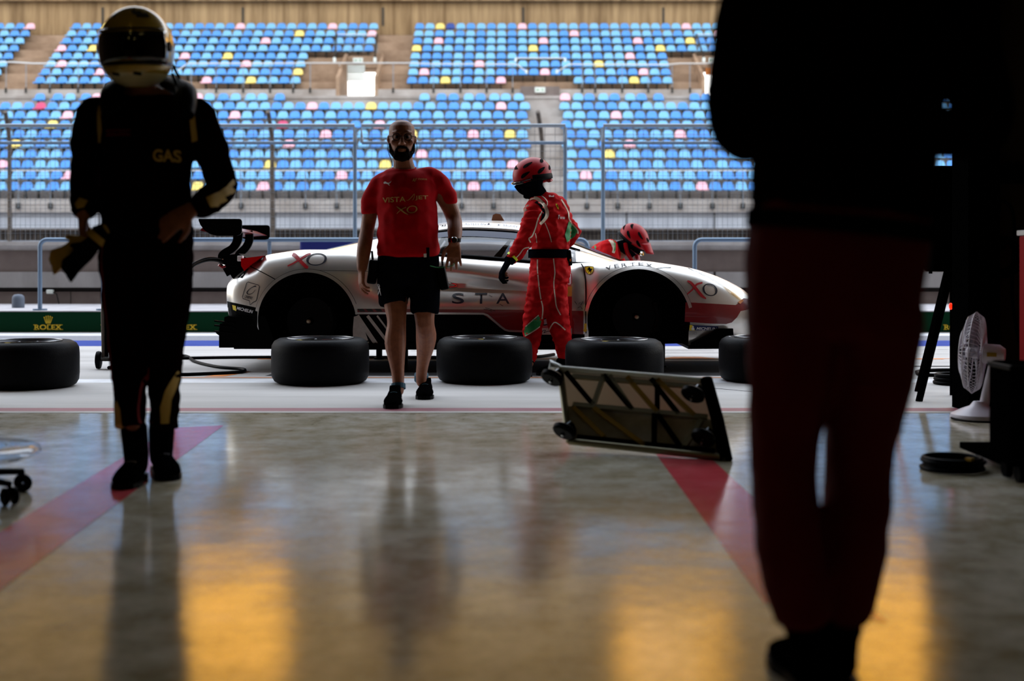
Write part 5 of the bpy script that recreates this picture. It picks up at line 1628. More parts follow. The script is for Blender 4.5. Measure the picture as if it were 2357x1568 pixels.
ud('forearm_patch', flat_poly([(176, 470), (186, 455), (206, 462), (200, 478), (184, 482)]), M['tan_suit'])
mb = MB().tube([Q(337, 528), Q(338, 545)], [(.183, .133), (.183, .133)], 28, hint=(1, 0, 0))
mb.build('belt', M['black_cloth'], drv, smooth=60)
# head-and-neck collar and tethers
mb = MB()
mb.tube(catmull([Q(262, 262, -.11), Q(256, 228, -.06), Q(268, 205, .02), Q(300, 196, .12), Q(345, 193, .15), Q(390, 196, .12), Q(424, 208, .02), Q(426, 232, -.06), Q(420, 262, -.11)], 5), (.046, .036), 12)
link_mesh('neck_restraint', mb.mesh('neck_restraint', [M['carbon']], smooth=60), drv)
for pts in ([Q(398, 150, .04), Q(412, 180, .08), Q(428, 215, .08)], [Q(396, 170, -.02), Q(404, 190, .0), Q(408, 210, .02)]):
    MB().tube(catmull(pts, 4), .007, 6).build('tether', M['black_plastic'], drv)
# helmet
def full_helmet(c, Rm, rx, ry, rz, parent, dark):
    n, m = 48, 32
    root_mb = MB()
    def pt(az, el, k=1.0):
        # az 0 = front (-Y), el -pi/2..pi/2
        x = math.sin(az) * math.cos(el); y = -math.cos(az) * math.cos(el); z = math.sin(el)
        kk = k
        fr = max(0, math.cos(az))
        if z < -.15: kk *= 1 + .10 * fr * sstep(-.15, -.6, z)        # chin bar pushed forward
        if z < -.55: z = -.55 + (z + .55) * .75
        wx = 1 - .10 * sstep(-.3, -.9, z)
        return Vector(c) + Rm @ Vector((x * rx * kk * wx, y * ry * kk, z * rz * (1.0 if z > 0 else 1.12) * k))
    vs = []; fs = []; ms = []
    for j in range(m + 1):
        el = -PI / 2 * .93 + (PI * .965) * j / m
        for i in range(n):
            vs.append(pt(2 * PI * i / n, el))
    k0 = 0
    for j in range(m):
        el = -PI / 2 * .93 + (PI * .965) * (j + .5) / m
        for i in range(n):
            az = 2 * PI * (i + .5) / n
            if az > PI: az -= 2 * PI
            fs.append((j * n + i, j * n + (i + 1) % n, (j + 1) * n + (i + 1) % n, (j + 1) * n + i))
            mi = 0
            q = math.sin(az * 5 + el * 6) + math.sin(el * 9)
            if el > .55 and q > .9: mi = 1
            if -1.15 < el < -.62: mi = 2
            if -.45 < el < -.35 and abs(az) < 1.7: mi = 1
            ms.append(mi)
    vs_cap = [vs[(m) * n + i] for i in range(n)]
    root_mb.v = [tuple(v) for v in vs]; root_mb.f = fs + [tuple(range(m * n, (m + 1) * n)), tuple(reversed(range(n)))]; root_mb.m = ms + [0, 1]
    h = root_mb.build('helmet', dark, parent, smooth=50)
    # visor as its own curved plate
    vb = MB(); nn, mm = 28, 8
    vv = [pt(-1.30 + 2.6 * i / nn, (-.30 + .62 * j / mm) - .10 * abs(-1 + 2 * i / nn) ** 2 * (1 if j == 0 else -.4 * j / mm), 1.02) for j in range(mm + 1) for i in range(nn + 1)]
    vb.add(vv, [(j * (nn + 1) + i, j * (nn + 1) + i + 1, (j + 1) * (nn + 1) + i + 1, (j + 1) * (nn + 1) + i) for j in range(mm) for i in range(nn)])
    v_ = vb.build('visor', M['visor'], h, smooth=180); solid(v_, .004)
    for sx_ in (-1, 1): MB().lathe([(.0005, .005), (.018, .005), (.022, -.004)], pt(sx_ * 1.38, .0, 1.0), Rm @ Vector((sx_, 0, 0)), 18).build('visor_pivot', M['black_plastic'], h)
    MB().tube([pt(-1.2 + 2.4 * i / 16, .40, 1.01) for i in range(17)], (.010, .004), 6).build('visor_strip', dark[1], h)
    for az in (-.35, .35):
        MB().tube([pt(az - .12, -.62, 1.0), pt(az + .12, -.66, 1.0)], (.010, .006), 8).build('chin_vent', M['black_plastic'], h)
    return h, pt
h, hp = full_helmet(Q(315, 112, -.03), rotm(yaw=-.04, pitch=.08, roll=-.03), .141, .165, .163, drv, [M['helmet_gold'], M['helmet_dark'], M['helmet_white']])
MB().prism([(0, 0), (.05, .02), (.10, .0), (.10, -.02), (0, -.02)], -.02, .02).build('spoiler', M['helmet_dark'], h).location = Q(372, 28, .12) - world_loc(drv)
shoe('boot', (PX(316, 1100, 5.22).x, 5.24, 0), (PX(290, 1100, 5.0).x, 4.955, 0), M['shoe_black'], drv, w_=.054, shaft=Q(308, 985, -.06), laces=M['decal_grey'])
shoe('boot', (PX(366, 1100, 5.42).x, 5.43, 0), (PX(396, 1100, 5.2).x, 5.165, 0), M['shoe_black'], drv, w_=.054, shaft=Q(372, 985, .12), laces=M['decal_grey'])
# gloves held in his hand
gr = empty('racing_gloves', Q(165, 570, -.1), 'pair of black and yellow racing gloves held in the driver hand', 'gloves')
for k, (a, b) in enumerate(((Q(248, 525, -.10), Q(150, 588, -.12)), (Q(232, 540, -.13), Q(178, 600, -.15)))):
    mb = MB(); d_ = (b - a)
    mb.tube([a, a + d_ * .35, a + d_ * .7, b], [(.022, .012), (.034, .014), (.040, .016), (.036, .014)], 12, hint=(0, 0, 1))
    dn = d_.normalized(); up = Vector((0, -1, 0)).cross(dn)
    for i in range(4):
        s0 = b + up * (.026 - .017 * i)
        mb.tube([s0 - dn * .02, s0 + dn * .035 - up * .004 * i, s0 + dn * (.07 - .006 * i) - Vector((0, 0, .012))], [.011, .010, .008], 8)
    mb.tube([a + d_ * .6 - up * .03, a + d_ * .8 - up * .06], [.012, .010], 8)
    g2 = link_mesh('glove', organic(mb, 'glove', .006, M['tan_suit'] if k == 0 else M['black_cloth'], smooth=2), gr)
    MB().tube([a + d_ * .05, a + d_ * .25], [(.027, .016), (.036, .018)], 12, hint=(0, 0, 1)).build('cuff', M['black_cloth'] if k == 0 else M['tan_suit'], g2)

# ===== crew member in red overalls and helmet, seen from behind, in front of the car
D = 9.98
Q = lambda x, y, dy=0: PX(x, y, D + dy)
crew = empty('person', (Q(1265, 850).x, D, 0), 'pit crew member in red overalls and helmet before the car, seen from behind', 'person')
mb = MB()
hc = Q(1224, 415)
Rh = rotm(yaw=-1.15, pitch=.30)
head(mb, hc, Rh, 1.0)
limb(mb, [Q(1226, 430, .0), Q(1240, 462, .02)], [.06, .07])
limb(mb, [Q(1247, 470), Q(1255, 510), Q(1262, 560), Q(1262, 615), Q(1262, 640)], [(.11, .07), (.13, .08), (.11, .08), (.11, .08), (.09, .07)], hint=(1, .35, 0))
limb(mb, [Q(1222, 485, -.14), Q(1213, 540, -.16), Q(1196, 575, -.18), Q(1172, 600, -.22)], [.055, .048, .042, .032])
limb(mb, [Q(1285, 490, .12), Q(1320, 535, .14), Q(1295, 560, .22), Q(1280, 562, .28)], [.055, .045, .040, .032])
hand(mb, Q(1170, 602, -.22), (-.45, -.1, -.8), (.8, .2, -.3), thumb=-1, curl=.75, s=.9)
hand(mb, Q(1282, 562, .28), (-1, .1, -.2), (0, -.8, .2), thumb=1, curl=.6, s=.9)
limb(mb, [Q(1250, 640, -.04), Q(1232, 725, .05), Q(1222, 800, .02), Q(1218, 838, -.02)], [.07, .05, .04, .034])
limb(mb, [Q(1276, 640, .06), Q(1284, 725, .05), Q(1300, 800, .12), Q(1303, 835, .12)], [.07, .05, .04, .034])
body = link_mesh('body', organic(mb, 'body', .008, M['skin'], smooth=3), crew)
mb = MB()
limb(mb, [Q(1240, 452, .0), Q(1246, 466, .0), Q(1256, 488, .0), Q(1262, 520, .0), Q(1266, 555, 0), Q(1264, 590, 0), Q(1266, 620, 0), Q(1264, 648, 0)], [(.075, .065), (.14, .09), (.185, .115), (.175, .125), (.150, .12), (.140, .12), (.155, .135), (.140, .13)], hint=(1, .35, 0), ends=False)
limb(mb, [Q(1230, 486, -.13), Q(1222, 515, -.16), Q(1210, 548, -.17), Q(1194, 575, -.18), Q(1180, 592, -.21)], [(.082, .075), .070, .062, .056, .046])
limb(mb, [Q(1284, 488, .11), Q(1306, 515, .14), Q(1320, 535, .14), Q(1305, 555, .2)], [.072, .062, .056, .050])
limb(mb, [Q(1252, 640, -.04), Q(1240, 690, .0), Q(1228, 735, .04), Q(1224, 780, .03), Q(1218, 822, .0)], [(.105, .115), .094, .074, .062, .050])
limb(mb, [Q(1272, 640, .05), Q(1276, 690, .05), Q(1284, 735, .04), Q(1294, 780, .08), Q(1302, 822, .12)], [(.105, .115), .096, .082, .066, .050])
suit = link_mesh('overalls', organic(mb, 'overalls', .0105, M['red_suit'], smooth=3, wrinkle=.013, wscale=9, wstretch=(1, 1, 1.7), seed=21), crew)
ub = wbvh(suit)
def ud(name, polys, m, off=.003, d_=.12, cuts=.03): return pdecal(name, polys, m, D - d_, ub, suit, off=off, cuts=cuts)
z5 = lambda x, y: (1170 + x / 7.84, 360 + y / 7.84)
ud('shoulder_band', soft_stroke([z5(*p) for p in ((350, 790), (430, 745), (520, 760), (620, 850), (690, 960), (700, 1060), (650, 1150), (570, 1230))], [5, 7, 8, 8, 8, 8, 7, 6]), M['cream_suit'], .011, cuts=.015)
ud('shoulder_vent', soft_stroke([z5(*p) for p in ((450, 800), (540, 850), (610, 930), (640, 1010), (630, 1100), (590, 1180))], [3, 6, 7, 7, 7, 4]), M['black_cloth'], .008, cuts=.015)
for pts, w2 in (([(550, 675), (640, 730), (700, 800), (705, 860), (690, 900)], 2), ([(620, 990), (560, 1080), (520, 1180), (490, 1290), (430, 1440), (370, 1490), (400, 1560)], 3), ([(660, 1200), (710, 1320), (750, 1430), (780, 1550)], 2), ([(485, 1390), (505, 1480), (515, 1560)], 2)):
    ud('piping', soft_stroke([z5(*p) for p in pts], w2), M['cream_suit'], .004)
z7 = lambda x, y: (1100 + x / 3.136, 350 + y / 3.136)
for pts, w2 in (([(430, 775), (430, 850), (440, 960), (455, 1060), (470, 1130), (465, 1210)], 2.6), ([(545, 770), (555, 870), (548, 950), (560, 1050), (570, 1120), (600, 1180)], 2.6), ([(345, 1265), (400, 1215), (440, 1180)], 2.2), ([(340, 1335), (400, 1300), (450, 1265)], 2.2), ([(515, 1340), (520, 1290), (552, 1235), (590, 1250), (635, 1290)], 2.6), ([(270, 770), (300, 740), (330, 700), (370, 690)], 2.2)):
    ud('piping', soft_stroke([z7(*p) for p in pts], w2), M['cream_suit'], .004)
ud('knee_patch', flat_poly([z7(*p) for p in ((345, 1262), (440, 1182), (462, 1225), (450, 1262), (340, 1332), (332, 1290))]), M['green_suit'], .0035)
ud('sleeve_patch', flat_poly([z7(*p) for p in ((655, 500), (725, 570), (700, 610), (640, 655), (625, 600))]), M['green_suit'], .011, -.02, cuts=.015)
ud('sleeve_piping', soft_stroke([z7(*p) for p in ((600, 345), (650, 430), (660, 490), (720, 560), (725, 590))], 3.2), M['cream_suit'], .013, -.02, cuts=.015)
ud('collar_band', flat_poly([z5(*p) for p in ((600, 590), (680, 550), (745, 635), (640, 640))]), M['orange_cloth'], .004)
ud('shoulder_lettering', ftext('Shell', *z5(735, 690), *z5(830, 725), bold=.02), M['white_print'], .004)
sh2 = [z5(*p) for p in ((855, 850), (885, 850), (905, 900), (917, 960), (895, 945), (865, 890))]
ud('back_badge', flat_poly(sh2), M['car_yellow'], .004)
ud('badge_horse', flat_poly([z5(*p) for p in ((875, 868), (888, 866), (892, 885), (902, 905), (896, 930), (888, 905), (880, 895))]), M['carbon'], .005)
ud('back_lettering', ftext('F', *z5(900, 1055), *z5(935, 1130), shear=.1, bold=.03), M['white_print'], .004)
ud('back_lettering', ftext('uo ruo', *z5(938, 1085), *z5(1028, 1128), bold=.02), M['white_print'], .004)
MB().tube([Q(1262, 574, 0), Q(1262, 594, 0)], [(.156, .142), (.156, .142)], 28, hint=(1, .35, 0)).build('belt', M['black_cloth'], crew, smooth=60)
r_ = MB().box(Q(1309, 594, -.02), (.045, .06, .12), rotm(roll=-.1), bev=.01).build('belt_radio', M['black_plastic'], crew)
MB().box(Q(1313, 599, -.05), (.012, .01, .02)).build('radio_light', M['orange_cloth'], r_)
MB().tube(catmull([Q(1303, 580, .0), Q(1302, 565, .02), Q(1290, 556, .0)], 3), .004, 6).build('radio_cord', M['black_plastic'], crew)
# gloves
mb = MB(); hand(mb, Q(1170, 602, -.22), (-.45, -.1, -.8), (.8, .2, -.3), thumb=-1, curl=.75, s=1.28); mb.tube([Q(1181, 590, -.21), Q(1170, 603, -.22)], [.044, .042], 14)
g_ = link_mesh('glove', organic(mb, 'glove', .007, M['black_cloth'], smooth=2), crew)
MB().tube([Q(1181.5, 589, -.21), Q(1178, 593, -.212)], [.0475, .047], 14).build('glove_band', M['hi_vis'], g_)
mb = MB(); hand(mb, Q(1282, 562, .28), (-1, .1, -.2), (0, -.8, .2), thumb=1, curl=.6, s=1.2)
link_mesh('glove', organic(mb, 'glove', .007, M['black_cloth'], smooth=2), crew)
# balaclava, open helmet with vents and strap
mb = MB(); head(mb, hc, Rh, 1.07, face=True); limb(mb, [hc + Vector((.01, 0, -.06)), Q(1240, 452, .01)], [.072, .074])
link_mesh('balaclava', organic(mb, 'balaclava', .008, M['black_cloth'], smooth=3), crew)
def open_helmet(c, Rm, s, parent, peak=False, tape=None, fullface=False):
    n, m = 40, 20
    def pt(az, el, k=1.0):
        x = math.sin(az) * math.cos(el); y = -math.cos(az) * math.cos(el); z = math.sin(el)
        return Vector(c) + Rm @ (Vector((x * .118, y * .148, z * .125 + .015)) * s * k)
    vs = []; fs = []; ms = []
    lo = lambda az: -.10 - .38 * (1 - math.cos(az)) / 2 * 1.0
    for j in range(m + 1):
        for i in range(n):
            az = 2 * PI * i / n
            el = lo(az) + (PI / 2 * .985 - lo(az)) * j / m
            vs.append(pt(az, el))
    vents = [(az0, el0) for az0 in (-2.55, -1.75, -.85, .85, 1.75, 2.55) for el0 in (.16,)] + [(a_, .72) for a_ in (-2.3, -1.1, 0, 1.1, 2.3)]
    for j in range(m):
        for i in range(n):
            az = 2 * PI * (i + .5) / n; a2 = az if az < PI else az - 2 * PI
            el = lo(az) + (PI / 2 - lo(az)) * (j + .5) / m
            fs.append((j * n + i, j * n + (i + 1) % n, (j + 1) * n + (i + 1) % n, (j + 1) * n + i)); ms.append(0)
    mb = MB(); mb.v = [tuple(v) for v in vs]; mb.f = fs + [tuple(range(m * n, (m + 1) * n))]; mb.m = ms + [0]
    h = mb.build('helmet', M['helmet_red'], parent, smooth=180); solid(h, .012)
    for a0, e0 in vents:
        vb = MB(); ring_ = []
        wv = .30 / max(.3, math.cos(e0)); hv = .085
        for q in range(14):
            t = 2 * PI * q / 14
            ring_.append(pt(a0 + wv * math.cos(t) * (1 if t < PI / 2 or t > 1.5 * PI else .8), e0 + hv * math.sin(t) * (1.25 - .5 * math.cos(t)) + .10 * math.cos(t) * (1 if a0 < PI and a0 > 0 else -1), 1.012))
        cc = sum(ring_, Vector()) / 14 ; cc = pt(a0, e0, 1.02)
        vb.add(ring_ + [cc], [(q, (q + 1) % 14, 14) for q in range(14)]).build('vent', M['well_black'], h, recalc=False)
    MB().tube([pt(2 * PI * i / 30, lo(2 * PI * i / 30) - .03, 1.0) for i in range(31)], (.012, .006), 6).build('helmet_rim', M['black_plastic'], h, smooth=60)
    mb = MB().tube([pt(a, lo(a) + .10, 1.035) for a in [1.2 + (2 * PI - 2.4) * i / 24 for i in range(25)]], (.004, .021), 8, hint=None)
    mb.build('goggle_strap', M['black_plastic'], h, smooth=60)
    if tape: MB().add([pt(tape[0] - .28, tape[1] - .09, 1.012), pt(tape[0] + .28, tape[1] - .09, 1.012), pt(tape[0] + .28, tape[1] + .10, 1.012), pt(tape[0] - .28, tape[1] + .10, 1.012)], [(0, 1, 2, 3)]).build('name_tape', M['hi_vis'], h, recalc=False)
    return h, pt
h, hp = open_helmet(Q(1226, 407, 0), Rh, 1.06, crew, tape=(-2.6, 1.02))
for a, e in ((-2.45, .62), (-2.75, .55)):
    MB().ball(hp(a, e, 1.01), .010, 8, 6).build('helmet_badge', M['car_yellow'], h)
mb = MB()
mb.tube([hp(az, -.22, 1.0) for az in [-1.1 + 2.2 * i / 10 for i in range(11)]], (.030, .012), 8)
mb.build('goggles', M['visor'], h, smooth=60)
MB().tube(catmull([hp(-.5, -.35, .98), hp(-.3, -.75, 1.05), hp(-.15, -1.0, 1.1)], 3), (.02, .008), 8).build('face_guard', M['black_plastic'], h, smooth=60)
MB().tube([hp(az, -.62, 1.0) for az in [2.3 + 1.6 * i / 8 for i in range(9)]], (.02, .012), 8).build('nape_shell', M['helmet_red'], h, smooth=60)
shoe('boot', (PX(1222, 800, 9.98).x, 9.98, 0), (PX(1196, 800, 9.98).x - .15, 9.93, 0), M['shoe_black'], crew, shaft=Q(1218, 826, .0))
shoe('boot', (PX(1306, 800, 10.1).x, 10.1, 0), (PX(1280, 800, 10.1).x - .15, 10.05, 0), M['shoe_black'], crew, shaft=Q(1304, 826, .12))

# ===== crew member bending over beyond the car
D = 12.75
Q = lambda x, y, dy=0: PX(x, y, D + dy)
bend = empty('person', (Q(1395, 700).x, D, 0), 'pit crew member in red overalls and peaked helmet, bending beyond the car', 'person')
mb = MB()
hc = Q(1456, 560, -.02)
Rb = rotm(yaw=1.05, pitch=.80)
head(mb, hc, Rb, 1.0)
limb(mb, [hc + Vector((-.02, 0, -.02)), Q(1428, 572), Q(1412, 578)], [.06, .062, .08])
limb(mb, [Q(1414, 580), Q(1390, 590), Q(1368, 615), Q(1352, 650), Q(1350, 680)], [(.14, .09), (.17, .11), (.16, .11), (.16, .12), (.15, .11)], hint=(.2, 1, 0))
limb(mb, [Q(1402, 572, -.16), Q(1416, 620, -.22), Q(1450, 645, -.25)], [.055, .045, .035])
limb(mb, [Q(1410, 585, .16), Q(1440, 620, .2), Q(1462, 640, .1)], [.055, .045, .035])
hand(mb, Q(1450, 645, -.25), (1, 0, -.3), (0, 0, -1), thumb=1, curl=.5); hand(mb, Q(1462, 640, .1), (1, -.3, -.3), (0, 0, -1), thumb=-1, curl=.5)
for s_ in (-.1, .1): limb(mb, [Q(1350, 680, s_), Q(1362, 745, s_ - .05), Q(1350, 800, s_), Q(1346, 818, s_)], [.09, .058, .05, .04])
body = link_mesh('body', organic(mb, 'body', .009, M['skin'], smooth=3), bend)
mb = MB()
limb(mb, [Q(1424, 572), Q(1414, 576), Q(1396, 584), Q(1378, 600), Q(1362, 625), Q(1352, 655), Q(1350, 685)], [(.09, .075), (.165, .11), (.21, .13), (.195, .135), (.175, .13), (.175, .14), (.165, .13)], hint=(.2, 1, 0), ends=False)
limb(mb, [Q(1400, 570, -.15), Q(1406, 592, -.20), Q(1414, 622, -.23), Q(1440, 642, -.25)], [.088, .078, .062, .05])
limb(mb, [Q(1406, 574, .15), Q(1425, 602, .2), Q(1445, 630, .15)], [.078, .066, .05])
for s_ in (-.1, .1): limb(mb, [Q(1350, 680, s_), Q(1362, 745, s_ - .05), Q(1350, 806, s_)], [.105, .075, .058])
suit = link_mesh('overalls', organic(mb, 'overalls', .0115, M['red_suit'], smooth=3, wrinkle=.008, wscale=7.5, seed=33), bend)
ub = wbvh(suit)
z3 = lambda x, y: (1280 + x / 4.48, 480 + y / 4.48)
ud = lambda name, polys, m, off=.003, d_=.15: pdecal(name, polys, m, D - d_, ub, suit, off=off, cuts=.03)
ud('shoulder_band', soft_stroke([z3(*p) for p in ((350, 400), (400, 330), (470, 290), (530, 300), (570, 350), (590, 410), (580, 460))], [4, 5, 7, 8, 8, 7, 6]), M['cream_suit'], .004)
ud('shoulder_patch', flat_poly([z3(*p) for p in ((520, 280), (590, 280), (612, 330), (605, 430), (585, 450), (596, 390), (575, 330))]), M['green_suit'], .005)
ud('sleeve_patch', flat_poly([z3(*p) for p in ((395, 390), (412, 370), (416, 400), (405, 425))]), M['green_suit'], .005)
ud('shoulder_vent', soft_stroke([z3(*p) for p in ((372, 400), (410, 350), (450, 322))], 3), M['black_cloth'], .006)
for s_, q in ((-.1, 0), (.1, .25)): shoe('boot', (PX(1343, 800, 12.75 + s_).x, 12.75 + s_, 0), (PX(1343, 800, 12.75).x + .27, 12.75 + s_, 0), M['shoe_black'], bend, shaft=Q(1350, 806, s_))
for a, b in ((Q(1450, 645, -.25), (1, 0, -.3)), (Q(1462, 640, .1), (1, -.3, -.3))):
    mb = MB(); hand(mb, a, b, (0, 0, -1), thumb=1, curl=.5, s=1.2)
    link_mesh('glove', organic(mb, 'glove', .008, M['black_cloth'], smooth=2), bend)
mb = MB(); head(mb, hc, Rb, 1.06); limb(mb, [hc + Vector((-.03, 0, -.03)), Q(1424, 574)], [.075, .08])
link_mesh('balaclava', organic(mb, 'balaclava', .009, M['black_cloth'], smooth=3), bend)
h, hp = open_helmet(Q(1457, 551, -.02), Rb, 1.08, bend)
# chin guard, peak and goggles
Tb = lambda x, y, z: hc + Rb @ Vector((x, y, z))
mb = MB().tube(catmull([Tb(-.105, .02, -.02), Tb(-.105, -.06, -.07), Tb(-.065, -.14, -.10), Tb(0, -.165, -.105), Tb(.065, -.14, -.10), Tb(.105, -.06, -.07), Tb(.105, .02, -.02)], 4), (.020, .030), 10)
cg = mb.build('chin_guard', M['helmet_red'], h, smooth=60)
MB().lathe([(.0005, .004), (.016, .004), (.018, 0)], Tb(.075, -.147, -.095), Rb @ Vector((.8, -.7, 0)), 16).build('guard_badge', M['decal_white'], cg)
mb = MB().tube([Tb(.10 * math.sin(a), -.03 - .098 * math.cos(a), -.022) for a in [-1.3 + 2.6 * i / 12 for i in range(13)]], (.010, .034), 8, hint=None)
mb.build('goggles', M['visor'], h, smooth=60)
mb = MB()
pk = []
for j in range(6):
    for i in range(9):
        u_ = -1 + 2 * i / 8; v_ = j / 5
        pk.append(Tb(u_ * (.098 - .022 * v_), -.125 * (1 - .25 * u_ * u_) - .105 * v_, .085 + .045 * (1 - u_ * u_) * (1 - .5 * v_) - .025 * v_))
mb.add(pk, [(j * 9 + i, j * 9 + i + 1, (j + 1) * 9 + i + 1, (j + 1) * 9 + i) for j in range(5) for i in range(8)])
solid(mb.build('peak', M['helmet_red'], h, smooth=180), .006)

# ===== large dark figure close to the camera on the right, back turned, arms folded
D = 2.62
Q = lambda x, y, dy=0: PX(x, y, D + dy)
big = empty('person', (Q(1920, 1568).x, D, 0), 'person in dark red overalls standing close on the right, back to camera, arms folded', 'person')
mb = MB()
head(mb, Q(1955, -330, .05), rotm(yaw=PI), 1.0)
limb(mb, [Q(1955, -280, .04), Q(1955, -150, .0)], [.06, .07])
limb(mb, [Q(1955, -120), Q(1950, 60), Q(1945, 350), Q(1925, 560), Q(1920, 640)], [(.13, .07), (.16, .09), (.14, .09), (.14, .09), (.11, .08)], hint=(1, 0, 0))
limb(mb, [Q(1760, -30, .02), Q(1708, 130, .04), Q(1708, 270, .11), Q(1790, 290, .26), Q(1900, 265, .30)], [.05, .042, .034, .036, .032])
limb(mb, [Q(2150, -30, .02), Q(2230, 130, .04), Q(2245, 270, .11), Q(2160, 285, .26), Q(2040, 262, .32)], [.05, .042, .034, .036, .032])
hand(mb, Q(1900, 265, .30), (1, .1, .05), (0, -1, 0), thumb=1, curl=.5); hand(mb, Q(2040, 262, .32), (-1, .1, .05), (0, -1, 0), thumb=-1, curl=.5)
limb(mb, [Q(1830, 690), Q(1816, 1050, .02), Q(1835, 1330, .0), Q(1856, 1440, .0)], [.07, .05, .044, .036])
limb(mb, [Q(2005, 690), Q(1977, 1050, .06), Q(1950, 1330, .05), Q(1932, 1440, .05)], [.07, .05, .044, .036])
body = link_mesh('body', organic(mb, 'body', .009, M['skin'], smooth=3), big)
mb = MB()
limb(mb, [Q(1955, -175), Q(1955, -130), Q(1955, -80), Q(1952, 50), Q(1947, 220), Q(1943, 400), Q(1938, 500)], [(.09, .08), (.15, .10), (.205, .12), (.215, .135), (.198, .13), (.186, .125), (.180, .125)], hint=(1, 0, 0), ends=False)
limb(mb, [Q(1765, -60, .0), Q(1732, 40, .02), Q(1706, 160, .04), Q(1693, 250, .09), Q(1712, 305, .14), Q(1790, 300, .25), Q(1880, 275, .29)], [.080, .074, .062, .058, .058, .056, .048])
limb(mb, [Q(2140, -60, .0), Q(2195, 40, .02), Q(2238, 160, .04), Q(2262, 260, .09), Q(2235, 305, .14), Q(2160, 300, .25), Q(2060, 275, .30)], [.080, .074, .064, .060, .060, .056, .048])
jk = link_mesh('jacket', organic(mb, 'jacket', .013, M['dark_suit'], smooth=4, wrinkle=.006, wscale=6, seed=41), big)
mb = MB()
limb(mb, [Q(1938, 480), Q(1928, 560), Q(1920, 640), Q(1918, 720), Q(1918, 770)], [(.178, .125), (.182, .13), (.180, .135), (.172, .13), (.13, .12)], hint=(1, 0, 0), ends=False)
limb(mb, [Q(1826, 700, .0), Q(1818, 850, .01), Q(1808, 1000, .02), Q(1809, 1120, .02), Q(1818, 1260, .01), Q(1838, 1360, .0), Q(1850, 1430, .0)], [(.092, .11), (.082, .10), (.070, .082), (.066, .078), (.066, .080), (.062, .074), (.054, .064)], hint=(1, 0, 0), ends=False)
limb(mb, [Q(2015, 700, .0), Q(2006, 850, .02), Q(1983, 1000, .05), Q(1975, 1120, .06), Q(1962, 1260, .05), Q(1945, 1360, .05), Q(1930, 1430, .05)], [(.094, .11), (.084, .10), (.070, .082), (.066, .078), (.066, .080), (.062, .074), (.054, .064)], hint=(1, 0, 0), ends=False)
tr = link_mesh('overall_trousers', organic(mb, 'overall_trousers', .013, M['dark_red_suit'], smooth=4, wrinkle=.006, wscale=6, seed=47), big)
tb = wbvh(tr)
pdecal('knee_patch', flat_poly([(1908, 1040), (1925, 1060), (1930, 1100), (1912, 1150), (1903, 1140)]), M['green_suit'], D - .08, tb, tr, off=.003)
MB().tube([Q(1937, 500), Q(1933, 540)], [(.190, .138), (.190, .138)], 28, hint=(1, 0, 0)).build('belt', M['black_cloth'], big, smooth=60)
shoe('boot', (Q(1876, 1500).x, D - .06, 0), (Q(1868, 1500).x, D + .23, 0), M['shoe_black'], big, shaft=Q(1856, 1425, .0), w_=.058)
shoe('boot', (Q(1930, 1500).x, D - .0, 0), (Q(1950, 1500).x, D + .28, 0), M['shoe_black'], big, shaft=Q(1932, 1425, .05), w_=.058)
mb = MB()
vs = []
for i in range(24):
    pass
mb.ball(Q(1955, -345, .04), (.092, .112, .125), 20, 12)
mb.build('cap', M['black_cloth'], big, smooth=180)
# ------------------------------------------------------------------ things in the garage and pit lane
M['dolly_metal'] = mat('dolly_alloy', '#8f8a70', 0.35, metal=0.7)
M['dolly_pale'] = mat('dolly_panel', '#a8a08e', 0.45, metal=0.2, col2='#857d6a', nscale=7)
m = bpy.data.materials.new('floor_sheen_sheet'); m.use_nodes = True
n = m.node_tree; n.nodes.clear()
o_ = n.nodes.new('ShaderNodeOutputMaterial'); t_ = n.nodes.new('ShaderNodeBsdfTranslucent'); d_ = n.nodes.new('ShaderNodeBsdfDiffuse'); x_ = n.nodes.new('ShaderNodeMixShader')
t_.inputs[0].default_value = (.62, .55, .46, 1); d_.inputs[0].default_value = (.5, .45, .38, 1); x_.inputs[0].default_value = .45
n.links.new(t_.outputs[0], x_.inputs[1]); n.links.new(d_.outputs[0], x_.inputs[2]); n.links.new(x_.outputs[0], o_.inputs['Surface'])
M['floor_sheen'] = m
M['brass'] = mat('yellow_zinc', '#a07c1c', 0.35, metal=0.6)
M['fan_white'] = mat('fan_white_plastic', '#c9c3cf', 0.35)
M['fan_blade'] = mat('fan_blade', '#8a8790', 0.3, alpha=.55)
M['tool_red'] = mat('tool_cabinet_red', '#8e1016', 0.35)

# tipped wheel dolly
BL = Vector((.262, 5.99, .045)); BR = Vector((.935, 5.70, .012)); TL = Vector((.232, 6.28, .355)); TR_ = TL + (BR - BL) * .955 + Vector((-.02, 0, -.008))
dol = empty('wheel_dolly', (BL + BR) / 2 * Vector((1, 1, 0)), 'bare metal wheel dolly tipped on its edge, cross braces and casters facing the camera', 'dolly')
U_ = (BR - BL).normalized(); V_ = (TL - BL).normalized(); N_ = U_.cross(V_).normalized()
if N_.y > 0: N_ = -N_
LU = (BR - BL).length; LV = (TL - BL).length
def dp(u, v, n=0): return BL + U_ * (u * LU) + V_ * (v * LV) + N_ * n
P = [dp(0, 0), dp(1, 0), dp(1, 1), dp(0, 1)]
Pm = [dp(0, .5), dp(1, .5)]
mb = MB(); PP = [P[0], P[1], Pm[1], Pm[0]]; mb.add([p - N_ * .02 for p in PP] + [p - N_ * .012 for p in PP], [(0, 1, 2, 3), (7, 6, 5, 4), (0, 4, 5, 1), (1, 5, 6, 2), (2, 6, 7, 3), (3, 7, 4, 0)])
mb.build('deck', M['dolly_pale'], dol)
